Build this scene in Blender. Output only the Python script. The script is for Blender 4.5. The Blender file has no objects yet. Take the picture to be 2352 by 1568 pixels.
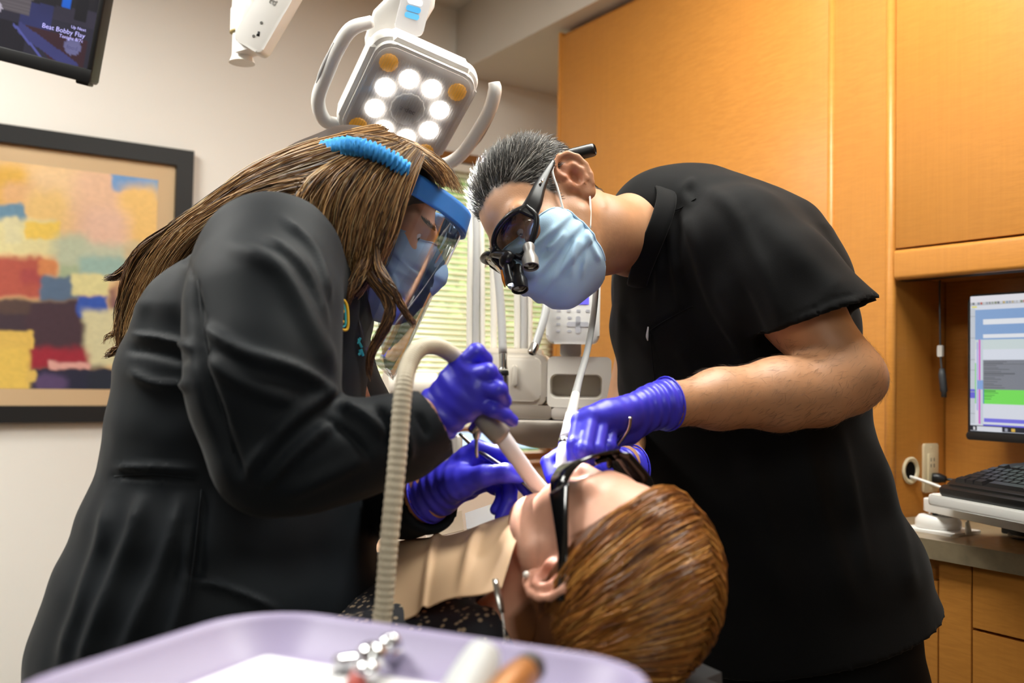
import bpy, bmesh, math, random
import numpy as np
from mathutils import Vector, Matrix, Quaternion

# ------------------------------------------------------------------ camera
F_PX, PITCH, ROLL, CAM_Z = 2176.0, math.radians(2.17), math.radians(1.1), 1.16
scene = bpy.context.scene
COL = scene.collection
_cam = bpy.data.cameras.new('camera'); cam = bpy.data.objects.new('camera', _cam); COL.objects.link(cam)
_cam.sensor_width = 36.0; _cam.lens = 36.0 * F_PX / 2352.0
_cam.clip_start = 0.02; _cam.clip_end = 200
cam.matrix_world = Matrix.Translation((0, 0, CAM_Z)) @ Matrix.Rotation(math.pi / 2 + PITCH, 4, 'X') @ Matrix.Rotation(ROLL, 4, 'Z')
_cam.dof.use_dof = True; _cam.dof.focus_distance = 1.52; _cam.dof.aperture_fstop = 3.2
scene.camera = cam

# ------------------------------------------------------------------ world, lamps, exposure
world = bpy.data.worlds.new('sky'); scene.world = world; world.use_nodes = True
_wn = world.node_tree.nodes; _bg = _wn['Background']
_sky = _wn.new('ShaderNodeTexSky'); _sky.sky_type = 'NISHITA'
_sky.sun_elevation = math.radians(48); _sky.sun_rotation = math.radians(200); _sky.sun_disc = False
world.node_tree.links.new(_sky.outputs[0], _bg.inputs[0]); _bg.inputs[1].default_value = 1.1
_sl = bpy.data.lights.new('sun', 'SUN'); _sl.energy = 15.0; _sl.angle = 0.02; _sl.color = (1, .95, .85)
sun = bpy.data.objects.new('sun', _sl); COL.objects.link(sun); sun.rotation_euler = Vector((0.25, -.80, -.60)).to_track_quat('-Z', 'Y').to_euler()
scene.view_settings.view_transform = 'Standard'; scene.view_settings.look = 'None'
scene.view_settings.gamma = 1.0; scene.view_settings.use_curve_mapping = False
scene.view_settings.exposure = 0.0
scene.cycles.use_denoising = True
scene.cycles.max_bounces = 8; scene.cycles.transparent_max_bounces = 24
scene.cycles.sample_clamp_indirect = 6.0; scene.cycles.caustics_reflective = False; scene.cycles.caustics_refractive = False

# room frame: a runs along the painting wall to the right, b along the cabinet wall away from the viewer
TH = math.radians(33.2)
EA = np.array([math.cos(TH), math.sin(TH), 0.0]); EB = np.array([-math.sin(TH), math.cos(TH), 0.0])
ROOM = Matrix.Rotation(TH, 4, 'Z')
WALL_A_B, WALL_B_A, FRONT_A = 3.28, 2.50, 1.90
CEIL_Z = 2.632
LAMP_POWER = 41.0
def room(a, b, z=0.0):
    p = a * EA + b * EB
    return Vector((p[0], p[1], z))
# ------------------------------------------------------------------ helpers
rng = np.random.default_rng(7)
random.seed(7)

CR, SR, CP, SP = math.cos(ROLL), math.sin(ROLL), math.cos(PITCH), math.sin(PITCH)
def P(px, py, d):
    """a measured point of the photograph at horizontal distance d from the camera"""
    a = (px - 1176.0) / F_PX; b = (784.0 - py) / F_PX
    a, b = CR * a - SR * b, SR * a + CR * b
    y = CP - b * SP; z = SP + b * CP; s = d / y
    return np.array([a * s, d, CAM_Z + z * s])

def to_px(v):
    v = np.asarray(v, float) - np.array([0, 0, CAM_Z])
    f = v[..., 1] * CP + v[..., 2] * SP
    a = v[..., 0] / f; b = (-v[..., 1] * SP + v[..., 2] * CP) / f
    a, b = CR * a + SR * b, -SR * a + CR * b
    return np.stack([1176 + F_PX * a, 784 - F_PX * b], -1)

def lin(c):
    if isinstance(c, str):
        c = [int(c[i:i + 2], 16) / 255 for i in (0, 2, 4)]
    return tuple((x / 12.92 if x <= .04045 else ((x + .055) / 1.055) ** 2.4) for x in c)

def nrm(v):
    v = np.asarray(v, float); return v / (np.linalg.norm(v) + 1e-12)

def frame(f, u):
    """columns: left, forward, up of a body frame"""
    f = nrm(f); u = np.asarray(u, float); u = nrm(u - f * np.dot(u, f)); l = np.cross(u, f)
    return np.stack([l, f, u], 1)

MATS = {}
def mat(name, col, rough=.5, metal=0.0, var=.06, scale=8.0, bump=0.0, bscale=60.0, spec=.5, sheen=0.0, coat=0.0,
        emit=None, estr=0.0, trans=0.0, ior=1.45, sss=0.0, attr=None, stretch=None, alpha=None):
    if name in MATS: return MATS[name]
    m = bpy.data.materials.new(name); m.use_nodes = True; MATS[name] = m
    nt = m.node_tree; N = nt.nodes; L = nt.links; b = N['Principled BSDF']
    c = lin(col)
    tc = N.new('ShaderNodeTexCoord'); mp = N.new('ShaderNodeMapping'); L.new(tc.outputs['Object'], mp.inputs[0])
    if stretch: mp.inputs['Scale'].default_value = stretch
    nz = N.new('ShaderNodeTexNoise'); nz.inputs['Scale'].default_value = scale; nz.inputs['Detail'].default_value = 5
    L.new(mp.outputs[0], nz.inputs['Vector'])
    mx = N.new('ShaderNodeMix'); mx.data_type = 'RGBA'
    L.new(nz.outputs['Fac'], mx.inputs[0])
    if attr:
        at = N.new('ShaderNodeAttribute'); at.attribute_name = attr
        d = N.new('ShaderNodeMix'); d.data_type = 'RGBA'; d.blend_type = 'MULTIPLY'; d.inputs[0].default_value = 1
        L.new(at.outputs['Color'], d.inputs[6])
        mx.inputs[6].default_value = (1 - var, 1 - var, 1 - var, 1); mx.inputs[7].default_value = (1, 1, 1, 1)
        L.new(mx.outputs[2], d.inputs[7]); L.new(d.outputs[2], b.inputs['Base Color'])
    else:
        mx.inputs[6].default_value = tuple(max(0, x * (1 - var)) for x in c) + (1,)
        mx.inputs[7].default_value = tuple(min(1, x * (1 + var)) for x in c) + (1,)
        L.new(mx.outputs[2], b.inputs['Base Color'])
    b.inputs['Roughness'].default_value = rough; b.inputs['Metallic'].default_value = metal
    b.inputs['Specular IOR Level'].default_value = spec; b.inputs['IOR'].default_value = ior
    if sheen: b.inputs['Sheen Weight'].default_value = sheen; b.inputs['Sheen Roughness'].default_value = .4
    if coat: b.inputs['Coat Weight'].default_value = coat; b.inputs['Coat Roughness'].default_value = .12
    if trans: b.inputs['Transmission Weight'].default_value = trans
    if alpha is not None: b.inputs['Alpha'].default_value = alpha
    if sss:
        b.inputs['Subsurface Weight'].default_value = sss; b.inputs['Subsurface Radius'].default_value = (1, .35, .2)
        b.inputs['Subsurface Scale'].default_value = .006
    if emit:
        b.inputs['Emission Color'].default_value = lin(emit) + (1,); b.inputs['Emission Strength'].default_value = estr
    if bump:
        n2 = N.new('ShaderNodeTexNoise'); n2.inputs['Scale'].default_value = bscale; n2.inputs['Detail'].default_value = 4
        L.new(mp.outputs[0], n2.inputs['Vector'])
        bp = N.new('ShaderNodeBump'); bp.inputs['Strength'].default_value = bump; bp.inputs['Distance'].default_value = .01
        L.new(n2.outputs['Fac'], bp.inputs['Height']); L.new(bp.outputs[0], b.inputs['Normal'])
    return m

def film_mat(name, tint=(1, 1, 1), refl=.04, rough=.02):
    m = bpy.data.materials.new(name); m.use_nodes = True; N = m.node_tree.nodes; L = m.node_tree.links
    t = N.new('ShaderNodeBsdfTransparent'); t.inputs[0].default_value = tuple(tint) + (1,)
    g = N.new('ShaderNodeBsdfGlossy'); g.inputs['Roughness'].default_value = rough
    w = N.new('ShaderNodeLayerWeight'); w.inputs[0].default_value = .25
    q = N.new('ShaderNodeMath'); q.operation = 'MULTIPLY_ADD'; q.inputs[1].default_value = .5; q.inputs[2].default_value = refl
    x = N.new('ShaderNodeMixShader'); L.new(w.outputs['Fresnel'], q.inputs[0]); L.new(q.outputs[0], x.inputs[0]); L.new(t.outputs[0], x.inputs[1]); L.new(g.outputs[0], x.inputs[2]); L.new(x.outputs[0], N['Material Output'].inputs[0])
    return m

def emit_attr_mat(name, strength):
    """a screen: shows the picture stored on its face"""
    m = bpy.data.materials.new(name); m.use_nodes = True; N = m.node_tree.nodes; L = m.node_tree.links
    b = N['Principled BSDF']; at = N.new('ShaderNodeAttribute'); at.attribute_name = 'Col'
    b.inputs['Base Color'].default_value = (.01, .01, .012, 1); b.inputs['Roughness'].default_value = .25
    L.new(at.outputs['Color'], b.inputs['Emission Color']); b.inputs['Emission Strength'].default_value = strength
    return m

def mesh_obj(name, verts, faces, material=None, parent=None, smooth=True, M=None, cols=None):
    me = bpy.data.meshes.new(name)
    verts = np.asarray(verts, dtype=np.float32).reshape(-1, 3)
    if isinstance(faces, np.ndarray):
        k = faces.shape[1]; n = len(faces)
        me.vertices.add(len(verts)); me.vertices.foreach_set('co', verts.ravel())
        me.loops.add(n * k); me.polygons.add(n)
        me.loops.foreach_set('vertex_index', faces.astype(np.int32).ravel())
        me.polygons.foreach_set('loop_start', np.arange(0, n * k, k, dtype=np.int32))
        me.update(calc_edges=True); me.validate()
    else:
        me.from_pydata([tuple(v) for v in verts.tolist()], [], faces); me.update()
    if smooth: me.polygons.foreach_set('use_smooth', np.ones(len(me.polygons), dtype=bool))
    if cols is not None:
        ca = me.color_attributes.new('Col', 'FLOAT_COLOR', 'POINT')
        c4 = np.ones((len(verts), 4), np.float32); c4[:, :3] = cols; ca.data.foreach_set('color', c4.ravel())
    if material is not None: me.materials.append(material)
    o = bpy.data.objects.new(name, me); COL.objects.link(o)
    if parent is not None: o.parent = parent
    if M is not None: o.matrix_local = M if isinstance(M, Matrix) else Matrix(M)
    return o

def bm_obj(name, bm, material, parent=None, smooth=False, M=None, bevel=0.0, seg=2, auto=True):
    if bevel:
        bmesh.ops.bevel(bm, geom=[e for e in bm.edges], offset=bevel, segments=seg, affect='EDGES', profile=.5, clamp_overlap=True)
    bmesh.ops.recalc_face_normals(bm, faces=bm.faces)
    me = bpy.data.meshes.new(name); bm.to_mesh(me); bm.free()
    if smooth or bevel:
        for p in me.polygons: p.use_smooth = True
        if auto:
            try: me.set_sharp_from_angle(angle=math.radians(38))
            except Exception: pass
    me.materials.append(material)
    o = bpy.data.objects.new(name, me); COL.objects.link(o)
    if parent is not None: o.parent = parent
    if M is not None: o.matrix_local = M
    return o

def thing(name, label, cat, M=None, group=None):
    o = bpy.data.objects.new(name, None); COL.objects.link(o); o.empty_display_size = .05
    o['label'] = label; o['category'] = cat
    if group: o['group'] = group
    if M is not None: o.matrix_local = M if isinstance(M, Matrix) else Matrix.Translation(Vector(M))
    return o

def tag(o, label, cat, group=None, kind=None):
    o['label'] = label; o['category'] = cat
    if group: o['group'] = group
    if kind: o['kind'] = kind
    return o

def struct(o, label=None, cat=None):
    o['kind'] = 'structure'
    if label: o['label'] = label
    if cat: o['category'] = cat
    return o

def bx(bm, x0, x1, y0, y1, z0, z1):
    vs = [bm.verts.new((x, y, z)) for z in (z0, z1) for y in (y0, y1) for x in (x0, x1)]
    for f in ((0, 2, 3, 1), (4, 5, 7, 6), (0, 1, 5, 4), (2, 6, 7, 3), (0, 4, 6, 2), (1, 3, 7, 5)):
        bm.faces.new([vs[i] for i in f])
    return vs

def box(name, x0, x1, y0, y1, z0, z1, m, parent=None, M=None, bevel=0.0, seg=2):
    bm = bmesh.new(); bx(bm, x0, x1, y0, y1, z0, z1)
    return bm_obj(name, bm, m, parent, M=M, bevel=bevel, seg=seg)

def rbox(name, x0, x1, y0, y1, z0, z1, r, m, parent=None, M=None, axis='z', bevel=.003, seg=8):
    """box with corners rounded about one axis"""
    bm = bmesh.new()
    if axis == 'z': A, B, C = (x0, x1), (y0, y1), (z0, z1)
    elif axis == 'y': A, B, C = (x0, x1), (z0, z1), (y0, y1)
    else: A, B, C = (y0, y1), (z0, z1), (x0, x1)
    pts = []
    for (cx, cy, a0) in ((A[1] - r, B[1] - r, 0), (A[0] + r, B[1] - r, 90), (A[0] + r, B[0] + r, 180), (A[1] - r, B[0] + r, 270)):
        for k in range(seg + 1):
            t = math.radians(a0 + 90 * k / seg); pts.append((cx + r * math.cos(t), cy + r * math.sin(t)))
    def mk(p, c):
        if axis == 'z': return (p[0], p[1], c)
        if axis == 'y': return (p[0], c, p[1])
        return (c, p[0], p[1])
    lo = [bm.verts.new(mk(p, C[0])) for p in pts]; hi = [bm.verts.new(mk(p, C[1])) for p in pts]
    n = len(pts)
    bm.faces.new(lo); bm.faces.new(hi)
    for i in range(n): bm.faces.new((lo[i], lo[(i + 1) % n], hi[(i + 1) % n], hi[i]))
    if bevel:
        es = [e for e in bm.edges if (e.verts[0] in lo) == (e.verts[1] in lo)]
        bmesh.ops.bevel(bm, geom=es, offset=bevel, segments=2, affect='EDGES', profile=.5, clamp_overlap=True)
    return bm_obj(name, bm, m, parent, smooth=True, M=M)

def catmull(pts, n):
    pts = np.asarray(pts, float)
    if len(pts) == 2: return pts[0] + (pts[1] - pts[0]) * np.linspace(0, 1, n)[:, None]
    p = np.vstack([2 * pts[0] - pts[1], pts, 2 * pts[-1] - pts[-2]])
    seg = len(pts) - 1; t = np.linspace(0, seg, n); i = np.minimum(t.astype(int), seg - 1); u = (t - i)[:, None]
    a, b, c, d = p[i], p[i + 1], p[i + 2], p[i + 3]
    return .5 * (2 * b + (c - a) * u + (2 * a - 5 * b + 4 * c - d) * u ** 2 + (3 * b - a - 3 * c + d) * u ** 3)

def tube_data(pts, rad, sides=10, n=None, flat=None, cap=True):
    """swept tube; rad scalar or list; flat=(k) squashes the second axis"""
    pts = catmull(pts, n) if n else np.asarray(pts, float)
    m = len(pts)
    r = np.interp(np.linspace(0, 1, m), np.linspace(0, 1, len(rad)), rad) if np.ndim(rad) else np.full(m, rad)
    t = np.gradient(pts, axis=0); t /= np.linalg.norm(t, axis=1)[:, None] + 1e-12
    ref = np.array([0, 0, 1.0]) if abs(t[0][2]) < .9 else np.array([1.0, 0, 0])
    u = nrm(np.cross(t[0], ref)); V = []
    ang = np.linspace(0, 2 * math.pi, sides, endpoint=False)
    for i in range(m):
        u = nrm(u - t[i] * np.dot(u, t[i])); w = np.cross(t[i], u)
        k = flat if flat else 1.0
        V.append(pts[i] + r[i] * (np.cos(ang)[:, None] * u + k * np.sin(ang)[:, None] * w))
    V = np.concatenate(V); Fc = []
    for i in range(m - 1):
        for j in range(sides):
            a = i * sides + j; b = i * sides + (j + 1) % sides
            Fc.append((a, b, b + sides, a + sides))
    if cap:
        Fc.append(tuple(range(sides))[::-1]); Fc.append(tuple((m - 1) * sides + j for j in range(sides)))
    return V, Fc

def ribbon(name, pts, wdir, w, t, m, parent=None, n=24, M=None):
    """flat bar swept along pts: width w (list) along wdir, thickness t, rounded section"""
    c = catmull(pts, n); tg = np.gradient(c, axis=0); tg /= np.linalg.norm(tg, axis=1)[:, None]
    wd = np.asarray(wdir, float); ww = np.interp(np.linspace(0, 1, n), np.linspace(0, 1, len(w)), w)
    V = []; k = 10
    for i in range(n):
        a = nrm(wd - tg[i] * (wd @ tg[i])); b = np.cross(tg[i], a)
        for j in range(k):
            q = 2 * math.pi * j / k; cs, sn = math.cos(q), math.sin(q)
            V.append(c[i] + a * ww[i] / 2 * np.sign(cs) * abs(cs) ** .6 + b * t / 2 * np.sign(sn) * abs(sn) ** .6)
    Fc = [(i * k + j, i * k + (j + 1) % k, (i + 1) * k + (j + 1) % k, (i + 1) * k + j) for i in range(n - 1) for j in range(k)] + [tuple(range(k))[::-1], tuple((n - 1) * k + j for j in range(k))]
    return mesh_obj(name, V, Fc, m, parent, True, M)

def tube(name, pts, rad, m, parent=None, sides=10, n=None, M=None, flat=None, cap=True):
    V, Fc = tube_data(pts, rad, sides, n, flat, cap)
    return mesh_obj(name, V, Fc, m, parent, True, M)

def lathe(name, prof, m, parent=None, M=None, sides=24, a=None, b=None, cap=True):
    """profile [(r, z)] turned about z; or about the axis a->b when given"""
    ang = np.linspace(0, 2 * math.pi, sides, endpoint=False); V = []; Fc = []
    for (r, z) in prof: V += [(max(r, 1e-5) * math.cos(t), max(r, 1e-5) * math.sin(t), z) for t in ang]
    for i in range(len(prof) - 1):
        for j in range(sides):
            p = i * sides + j; q = i * sides + (j + 1) % sides; Fc.append((p, q, q + sides, p + sides))
    if cap: Fc.append(tuple(range(sides))[::-1]); Fc.append(tuple((len(prof) - 1) * sides + j for j in range(sides)))
    if a is not None:
        a = np.asarray(a, float); d = nrm(np.asarray(b, float) - a)
        q = Vector((0, 0, 1)).rotation_difference(Vector(d)).to_matrix().to_4x4()
        M = Matrix.Translation(Vector(a)) @ q
    o = mesh_obj(name, V, Fc, m, parent, True, M)
    try: o.data.set_sharp_from_angle(angle=math.radians(40))
    except Exception: pass
    return o

def join_data(parts):
    V = []; Fc = []; k = 0
    for v, f in parts:
        V.append(np.asarray(v)); Fc += [tuple(i + k for i in q) for q in f]; k += len(v)
    return np.concatenate(V), Fc

def basis(x, y, z, o):
    M = Matrix.Identity(4)
    for i, v in enumerate((x, y, z)):
        for r in range(3): M[r][i] = float(v[r])
    for r in range(3): M[r][3] = float(o[r])
    return M

def text_obj(name, s, size, m, parent=None, M=None, extrude=.0004, align='LEFT', shear=0.0):
    c = bpy.data.curves.new(name, 'FONT'); c.body = s; c.size = size; c.extrude = extrude; c.align_x = align; c.shear = shear
    c.resolution_u = 3
    t = bpy.data.objects.new(name, c); COL.objects.link(t)
    dg = bpy.context.evaluated_depsgraph_get(); me = bpy.data.meshes.new_from_object(t.evaluated_get(dg))
    bpy.data.objects.remove(t); bpy.data.curves.remove(c)
    me.name = name; me.materials.clear(); me.materials.append(m)
    o = bpy.data.objects.new(name, me); COL.objects.link(o)
    if parent is not None: o.parent = parent
    if M is not None: o.matrix_local = M
    return o

# ------------------------------------------------------------------ solid modelling by distance fields
class Solid:
    def __init__(s, lo, hi, h):
        s.lo = np.asarray(lo, float); s.h = h
        s.n = np.ceil((np.asarray(hi, float) - s.lo) / h).astype(int) + 1
        s.f = np.full(s.n, .2, np.float32)
        s.ax = [(s.lo[i] + h * np.arange(s.n[i])).astype(np.float32) for i in range(3)]
    def _reg(s, lo, hi):
        i0 = np.clip(np.floor((lo - s.lo) / s.h).astype(int), 0, s.n); i1 = np.clip(np.ceil((hi - s.lo) / s.h).astype(int) + 1, 0, s.n)
        sl = tuple(slice(a, b) for a, b in zip(i0, i1))
        if np.any(i1 <= i0): return None, None, None, None
        return sl, s.ax[0][sl[0]][:, None, None], s.ax[1][sl[1]][None, :, None], s.ax[2][sl[2]][None, None, :]
    def _mix(s, sl, d, k, op):
        a = s.f[sl]; d = d.astype(np.float32)
        if op == 'cut': a, d = -a, d   # a - b = -min(-a, b) smooth
        if k > 0:
            h = np.maximum(k - np.abs(a - d), 0) / k; r = np.minimum(a, d) - h * h * k * .25
        else: r = np.minimum(a, d)
        s.f[sl] = -r if op == 'cut' else r
    def cone(s, a, b, ra, rb, k=.01, op='add'):
        a = np.asarray(a, float); b = np.asarray(b, float); m = max(ra, rb) + k + 4 * s.h
        sl, X, Y, Z = s._reg(np.minimum(a, b) - m, np.maximum(a, b) + m)
        if sl is None: return s
        d = b - a; L2 = float(d @ d) + 1e-12
        px, py, pz = X - a[0], Y - a[1], Z - a[2]
        t = np.clip((px * d[0] + py * d[1] + pz * d[2]) / L2, 0, 1)
        q = np.sqrt((px - t * d[0]) ** 2 + (py - t * d[1]) ** 2 + (pz - t * d[2]) ** 2) - (ra + (rb - ra) * t)
        s._mix(sl, q, k, op); return s
    def chain(s, pts, rads, k=.01, op='add'):
        for i in range(len(pts) - 1): s.cone(pts[i], pts[i + 1], rads[i], rads[i + 1], k, op)
        return s
    def ell(s, c, r, R=None, k=.01, op='add'):
        """ellipsoid; R columns are its axes"""
        c = np.asarray(c, float); r = np.asarray(r, float); R = np.eye(3) if R is None else np.asarray(R, float)
        e = np.sqrt(((R * r) ** 2).sum(1)) + k + 4 * s.h
        sl, X, Y, Z = s._reg(c - e, c + e)
        if sl is None: return s
        X, Y, Z = X - c[0], Y - c[1], Z - c[2]
        q = [(X * R[0, i] + Y * R[1, i] + Z * R[2, i]) for i in range(3)]
        k0 = np.sqrt(sum((q[i] / r[i]) ** 2 for i in range(3))); k1 = np.sqrt(sum((q[i] / r[i] ** 2) ** 2 for i in range(3))) + 1e-9
        s._mix(sl, k0 * (k0 - 1) / k1, k, op); return s
    def slab(s, c, half, R=None, r=.005, k=.01, op='add'):
        """rounded box"""
        c = np.asarray(c, float); half = np.asarray(half, float); R = np.eye(3) if R is None else np.asarray(R, float)
        e = np.sqrt(((R * half) ** 2).sum(1)) + k + 4 * s.h + r
        sl, X, Y, Z = s._reg(c - e, c + e)
        if sl is None: return s
        X, Y, Z = X - c[0], Y - c[1], Z - c[2]
        q = [np.abs(X * R[0, i] + Y * R[1, i] + Z * R[2, i]) - (half[i] - r) for i in range(3)]
        d = np.sqrt(sum(np.maximum(v, 0) ** 2 for v in q)) + np.minimum(np.maximum(np.maximum(q[0], q[1]), q[2]), 0) - r
        s._mix(sl, d, k, op); return s
    def loft(s, cs, wa, wb, e1, e2, k=.02, op='add'):
        """elliptical sections: centres, half sizes along e1 and e2 (one pair or one per section)"""
        cs = np.asarray(cs, float); e1 = np.asarray(e1, float); e2 = np.asarray(e2, float)
        if e1.ndim == 1: e1 = np.repeat(e1[None], len(cs), 0)
        if e2.ndim == 1: e2 = np.repeat(e2[None], len(cs), 0)
        for i in range(len(cs) - 1):
            m = max(wa[i], wa[i + 1], wb[i], wb[i + 1]) + k + 4 * s.h
            sl, X, Y, Z = s._reg(np.minimum(cs[i], cs[i + 1]) - m, np.maximum(cs[i], cs[i + 1]) + m)
            if sl is None: continue
            d = cs[i + 1] - cs[i]; A = nrm(e1[i] + e1[i + 1]); B = nrm(e2[i] + e2[i + 1]); ax = np.cross(A, B)
            if ax @ d < 0: ax = -ax
            L = float(d @ ax)
            px, py, pz = X - cs[i][0], Y - cs[i][1], Z - cs[i][2]
            tt = (px * ax[0] + py * ax[1] + pz * ax[2]) / L; t = np.clip(tt, 0, 1)
            ov = (tt - t) * L
            qx, qy, qz = px - t * d[0], py - t * d[1], pz - t * d[2]
            a = wa[i] + (wa[i + 1] - wa[i]) * t; b = wb[i] + (wb[i + 1] - wb[i]) * t
            u = (qx * A[0] + qy * A[1] + qz * A[2]) / a; v = (qx * B[0] + qy * B[1] + qz * B[2]) / b
            mn = np.minimum(a, b); w = ov / (mn * .6)
            g = np.sqrt(u * u + v * v + w * w + 1e-9)
            s._mix(sl, (g - 1) * mn, k, op)
        return s
    def half(s, c, n, lo=None, hi=None, k=0.0):
        """cut away everything on the side n points to (inside the box lo..hi)"""
        lo = s.lo if lo is None else np.asarray(lo, float); hi = s.lo + s.h * s.n if hi is None else np.asarray(hi, float)
        sl, X, Y, Z = s._reg(lo, hi); n = nrm(n)
        if sl is None: return s
        d = -((X - c[0]) * n[0] + (Y - c[1]) * n[1] + (Z - c[2]) * n[2])
        s._mix(sl, np.broadcast_to(d, s.f[sl].shape), k, 'cut'); return s
    def blank(s):
        o = Solid(s.lo, s.lo + s.h, s.h); o.n = s.n; o.ax = s.ax; o.f = np.full(s.n, .2, np.float32); return o
    def merge(s, o, k=.02):
        s._mix(tuple(slice(0, n) for n in s.n), o.f, k, 'add'); return s
    def offset(s, d): s.f -= d; return s
    def mesh(s, iters=1):
        """surface nets"""
        f = s.f.copy(); f[0] = f[-1] = .1; f[:, 0] = f[:, -1] = .1; f[:, :, 0] = f[:, :, -1] = .1
        ins = f < 0
        cnt = np.zeros(np.array(f.shape) - 1, np.int8)
        for dx in (0, 1):
            for dy in (0, 1):
                for dz in (0, 1): cnt += ins[dx:dx + cnt.shape[0], dy:dy + cnt.shape[1], dz:dz + cnt.shape[2]]
        cell = (cnt > 0) & (cnt < 8); idx = np.argwhere(cell); vid = np.full(cell.shape, -1, np.int32); vid[cell] = np.arange(len(idx))
        acc = np.zeros((len(idx), 3)); num = np.zeros(len(idx))
        off = np.array([(x, y, z) for x in (0, 1) for y in (0, 1) for z in (0, 1)])
        val = [f[idx[:, 0] + o[0], idx[:, 1] + o[1], idx[:, 2] + o[2]] for o in off]
        for i in range(8):
            for j in range(i + 1, 8):
                if np.abs(off[i] - off[j]).sum() != 1: continue
                m = (val[i] < 0) != (val[j] < 0)
                t = np.where(m, val[i] / np.where(m, val[i] - val[j], 1), 0)
                acc += np.where(m[:, None], off[i] + t[:, None] * (off[j] - off[i]), 0); num += m
        V = s.lo + s.h * (idx + acc / num[:, None])
        Q = []
        for ax in range(3):
            b, c = (ax + 1) % 3, (ax + 2) % 3
            sA = [slice(1, -1)] * 3; sB = [slice(1, -1)] * 3
            sA[ax] = slice(0, -1); sB[ax] = slice(1, None)
            A = ins[tuple(sA)]; B = ins[tuple(sB)]
            for flip in (0, 1):
                m = (A & ~B) if not flip else (~A & B)
                e = np.argwhere(m) + 1; e[:, ax] -= 1
                def g(db, dc):
                    q = e.copy(); q[:, b] -= db; q[:, c] -= dc; return vid[q[:, 0], q[:, 1], q[:, 2]]
                q = np.stack([g(0, 0), g(1, 0), g(1, 1), g(0, 1)], 1)
                Q.append(q if not flip else q[:, ::-1])
        Q = np.concatenate(Q)
        V = smooth_verts(V, Q, iters)
        return V, Q

def smooth_verts(V, Q, iters=1, lam=.5):
    for it in range(iters * 2):
        l = lam if it % 2 == 0 else -lam * 1.03
        acc = np.zeros_like(V); n = np.zeros(len(V)); k = Q.shape[1]
        for i in range(k):
            a, b = Q[:, i], Q[:, (i + 1) % k]
            for c in range(3):
                acc[:, c] += np.bincount(a, V[b, c], len(V)) + np.bincount(b, V[a, c], len(V))
            n += np.bincount(a, minlength=len(V)) + np.bincount(b, minlength=len(V))
        V = V + l * (acc / np.maximum(n, 1)[:, None] - V)
    return V

def normals(V, Q):
    n = np.cross(V[Q[:, 2]] - V[Q[:, 0]], V[Q[:, 3]] - V[Q[:, 1]]) if Q.shape[1] == 4 else np.cross(V[Q[:, 1]] - V[Q[:, 0]], V[Q[:, 2]] - V[Q[:, 0]])
    N = np.zeros_like(V)
    for i in range(Q.shape[1]):
        for c in range(3): N[:, c] += np.bincount(Q[:, i], n[:, c], len(V))
    return N / (np.linalg.norm(N, axis=1)[:, None] + 1e-12)

def seg_dist(p, line):
    """distance of 2D/3D points to a polyline"""
    line = np.asarray(line, float); best = np.full(len(p), 1e9); par = np.zeros(len(p))
    for i in range(len(line) - 1):
        a, d = line[i], line[i + 1] - line[i]
        t = np.clip(((p - a) @ d) / (d @ d + 1e-9), 0, 1); q = np.linalg.norm(p - a - t[:, None] * d, axis=1)
        m = q < best; best[m] = q[m]; par[m] = (i + t[m]) / (len(line) - 1)
    return best, par

def fold(V, Q, folds, face=-.1):
    """raise cloth folds: (list of measured points, width px, height m) on the side seen"""
    N = normals(V, Q); px = to_px(V); vd = V - np.array([0, 0, CAM_Z]); vd /= np.linalg.norm(vd, axis=1)[:, None]
    w = np.clip((-(N * vd).sum(1) - face) / .3, 0, 1); D = np.zeros(len(V))
    for pts, wid, amp in folds:
        pl = catmull(pts, 4 * len(pts)); d, t = seg_dist(px, pl)
        fade = np.clip(np.minimum(t, 1 - t) * 5 + .15, 0, 1)
        D += 1.5 * amp * np.exp(-(d / (wid * .8)) ** 2) * fade
    return V + N * (D * w)[:, None]

def _hash3(i, j, k):
    h = (i * 374761393 + j * 668265263 + k * 2147483647 + 1013) & 0xffffffff
    h = ((h ^ (h >> 13)) * 1274126177) & 0xffffffff
    return ((h ^ (h >> 16)) & 0xffff) / 65535.0
def vnoise(p):
    p = np.asarray(p, float); i = np.floor(p).astype(np.int64); f = p - i; f = f * f * (3 - 2 * f); r = 0
    for dx in (0, 1):
        for dy in (0, 1):
            for dz in (0, 1):
                w = (f[:, 0] if dx else 1 - f[:, 0]) * (f[:, 1] if dy else 1 - f[:, 1]) * (f[:, 2] if dz else 1 - f[:, 2])
                r = r + w * _hash3(i[:, 0] + dx, i[:, 1] + dy, i[:, 2] + dz)
    return r * 2 - 1

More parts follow.
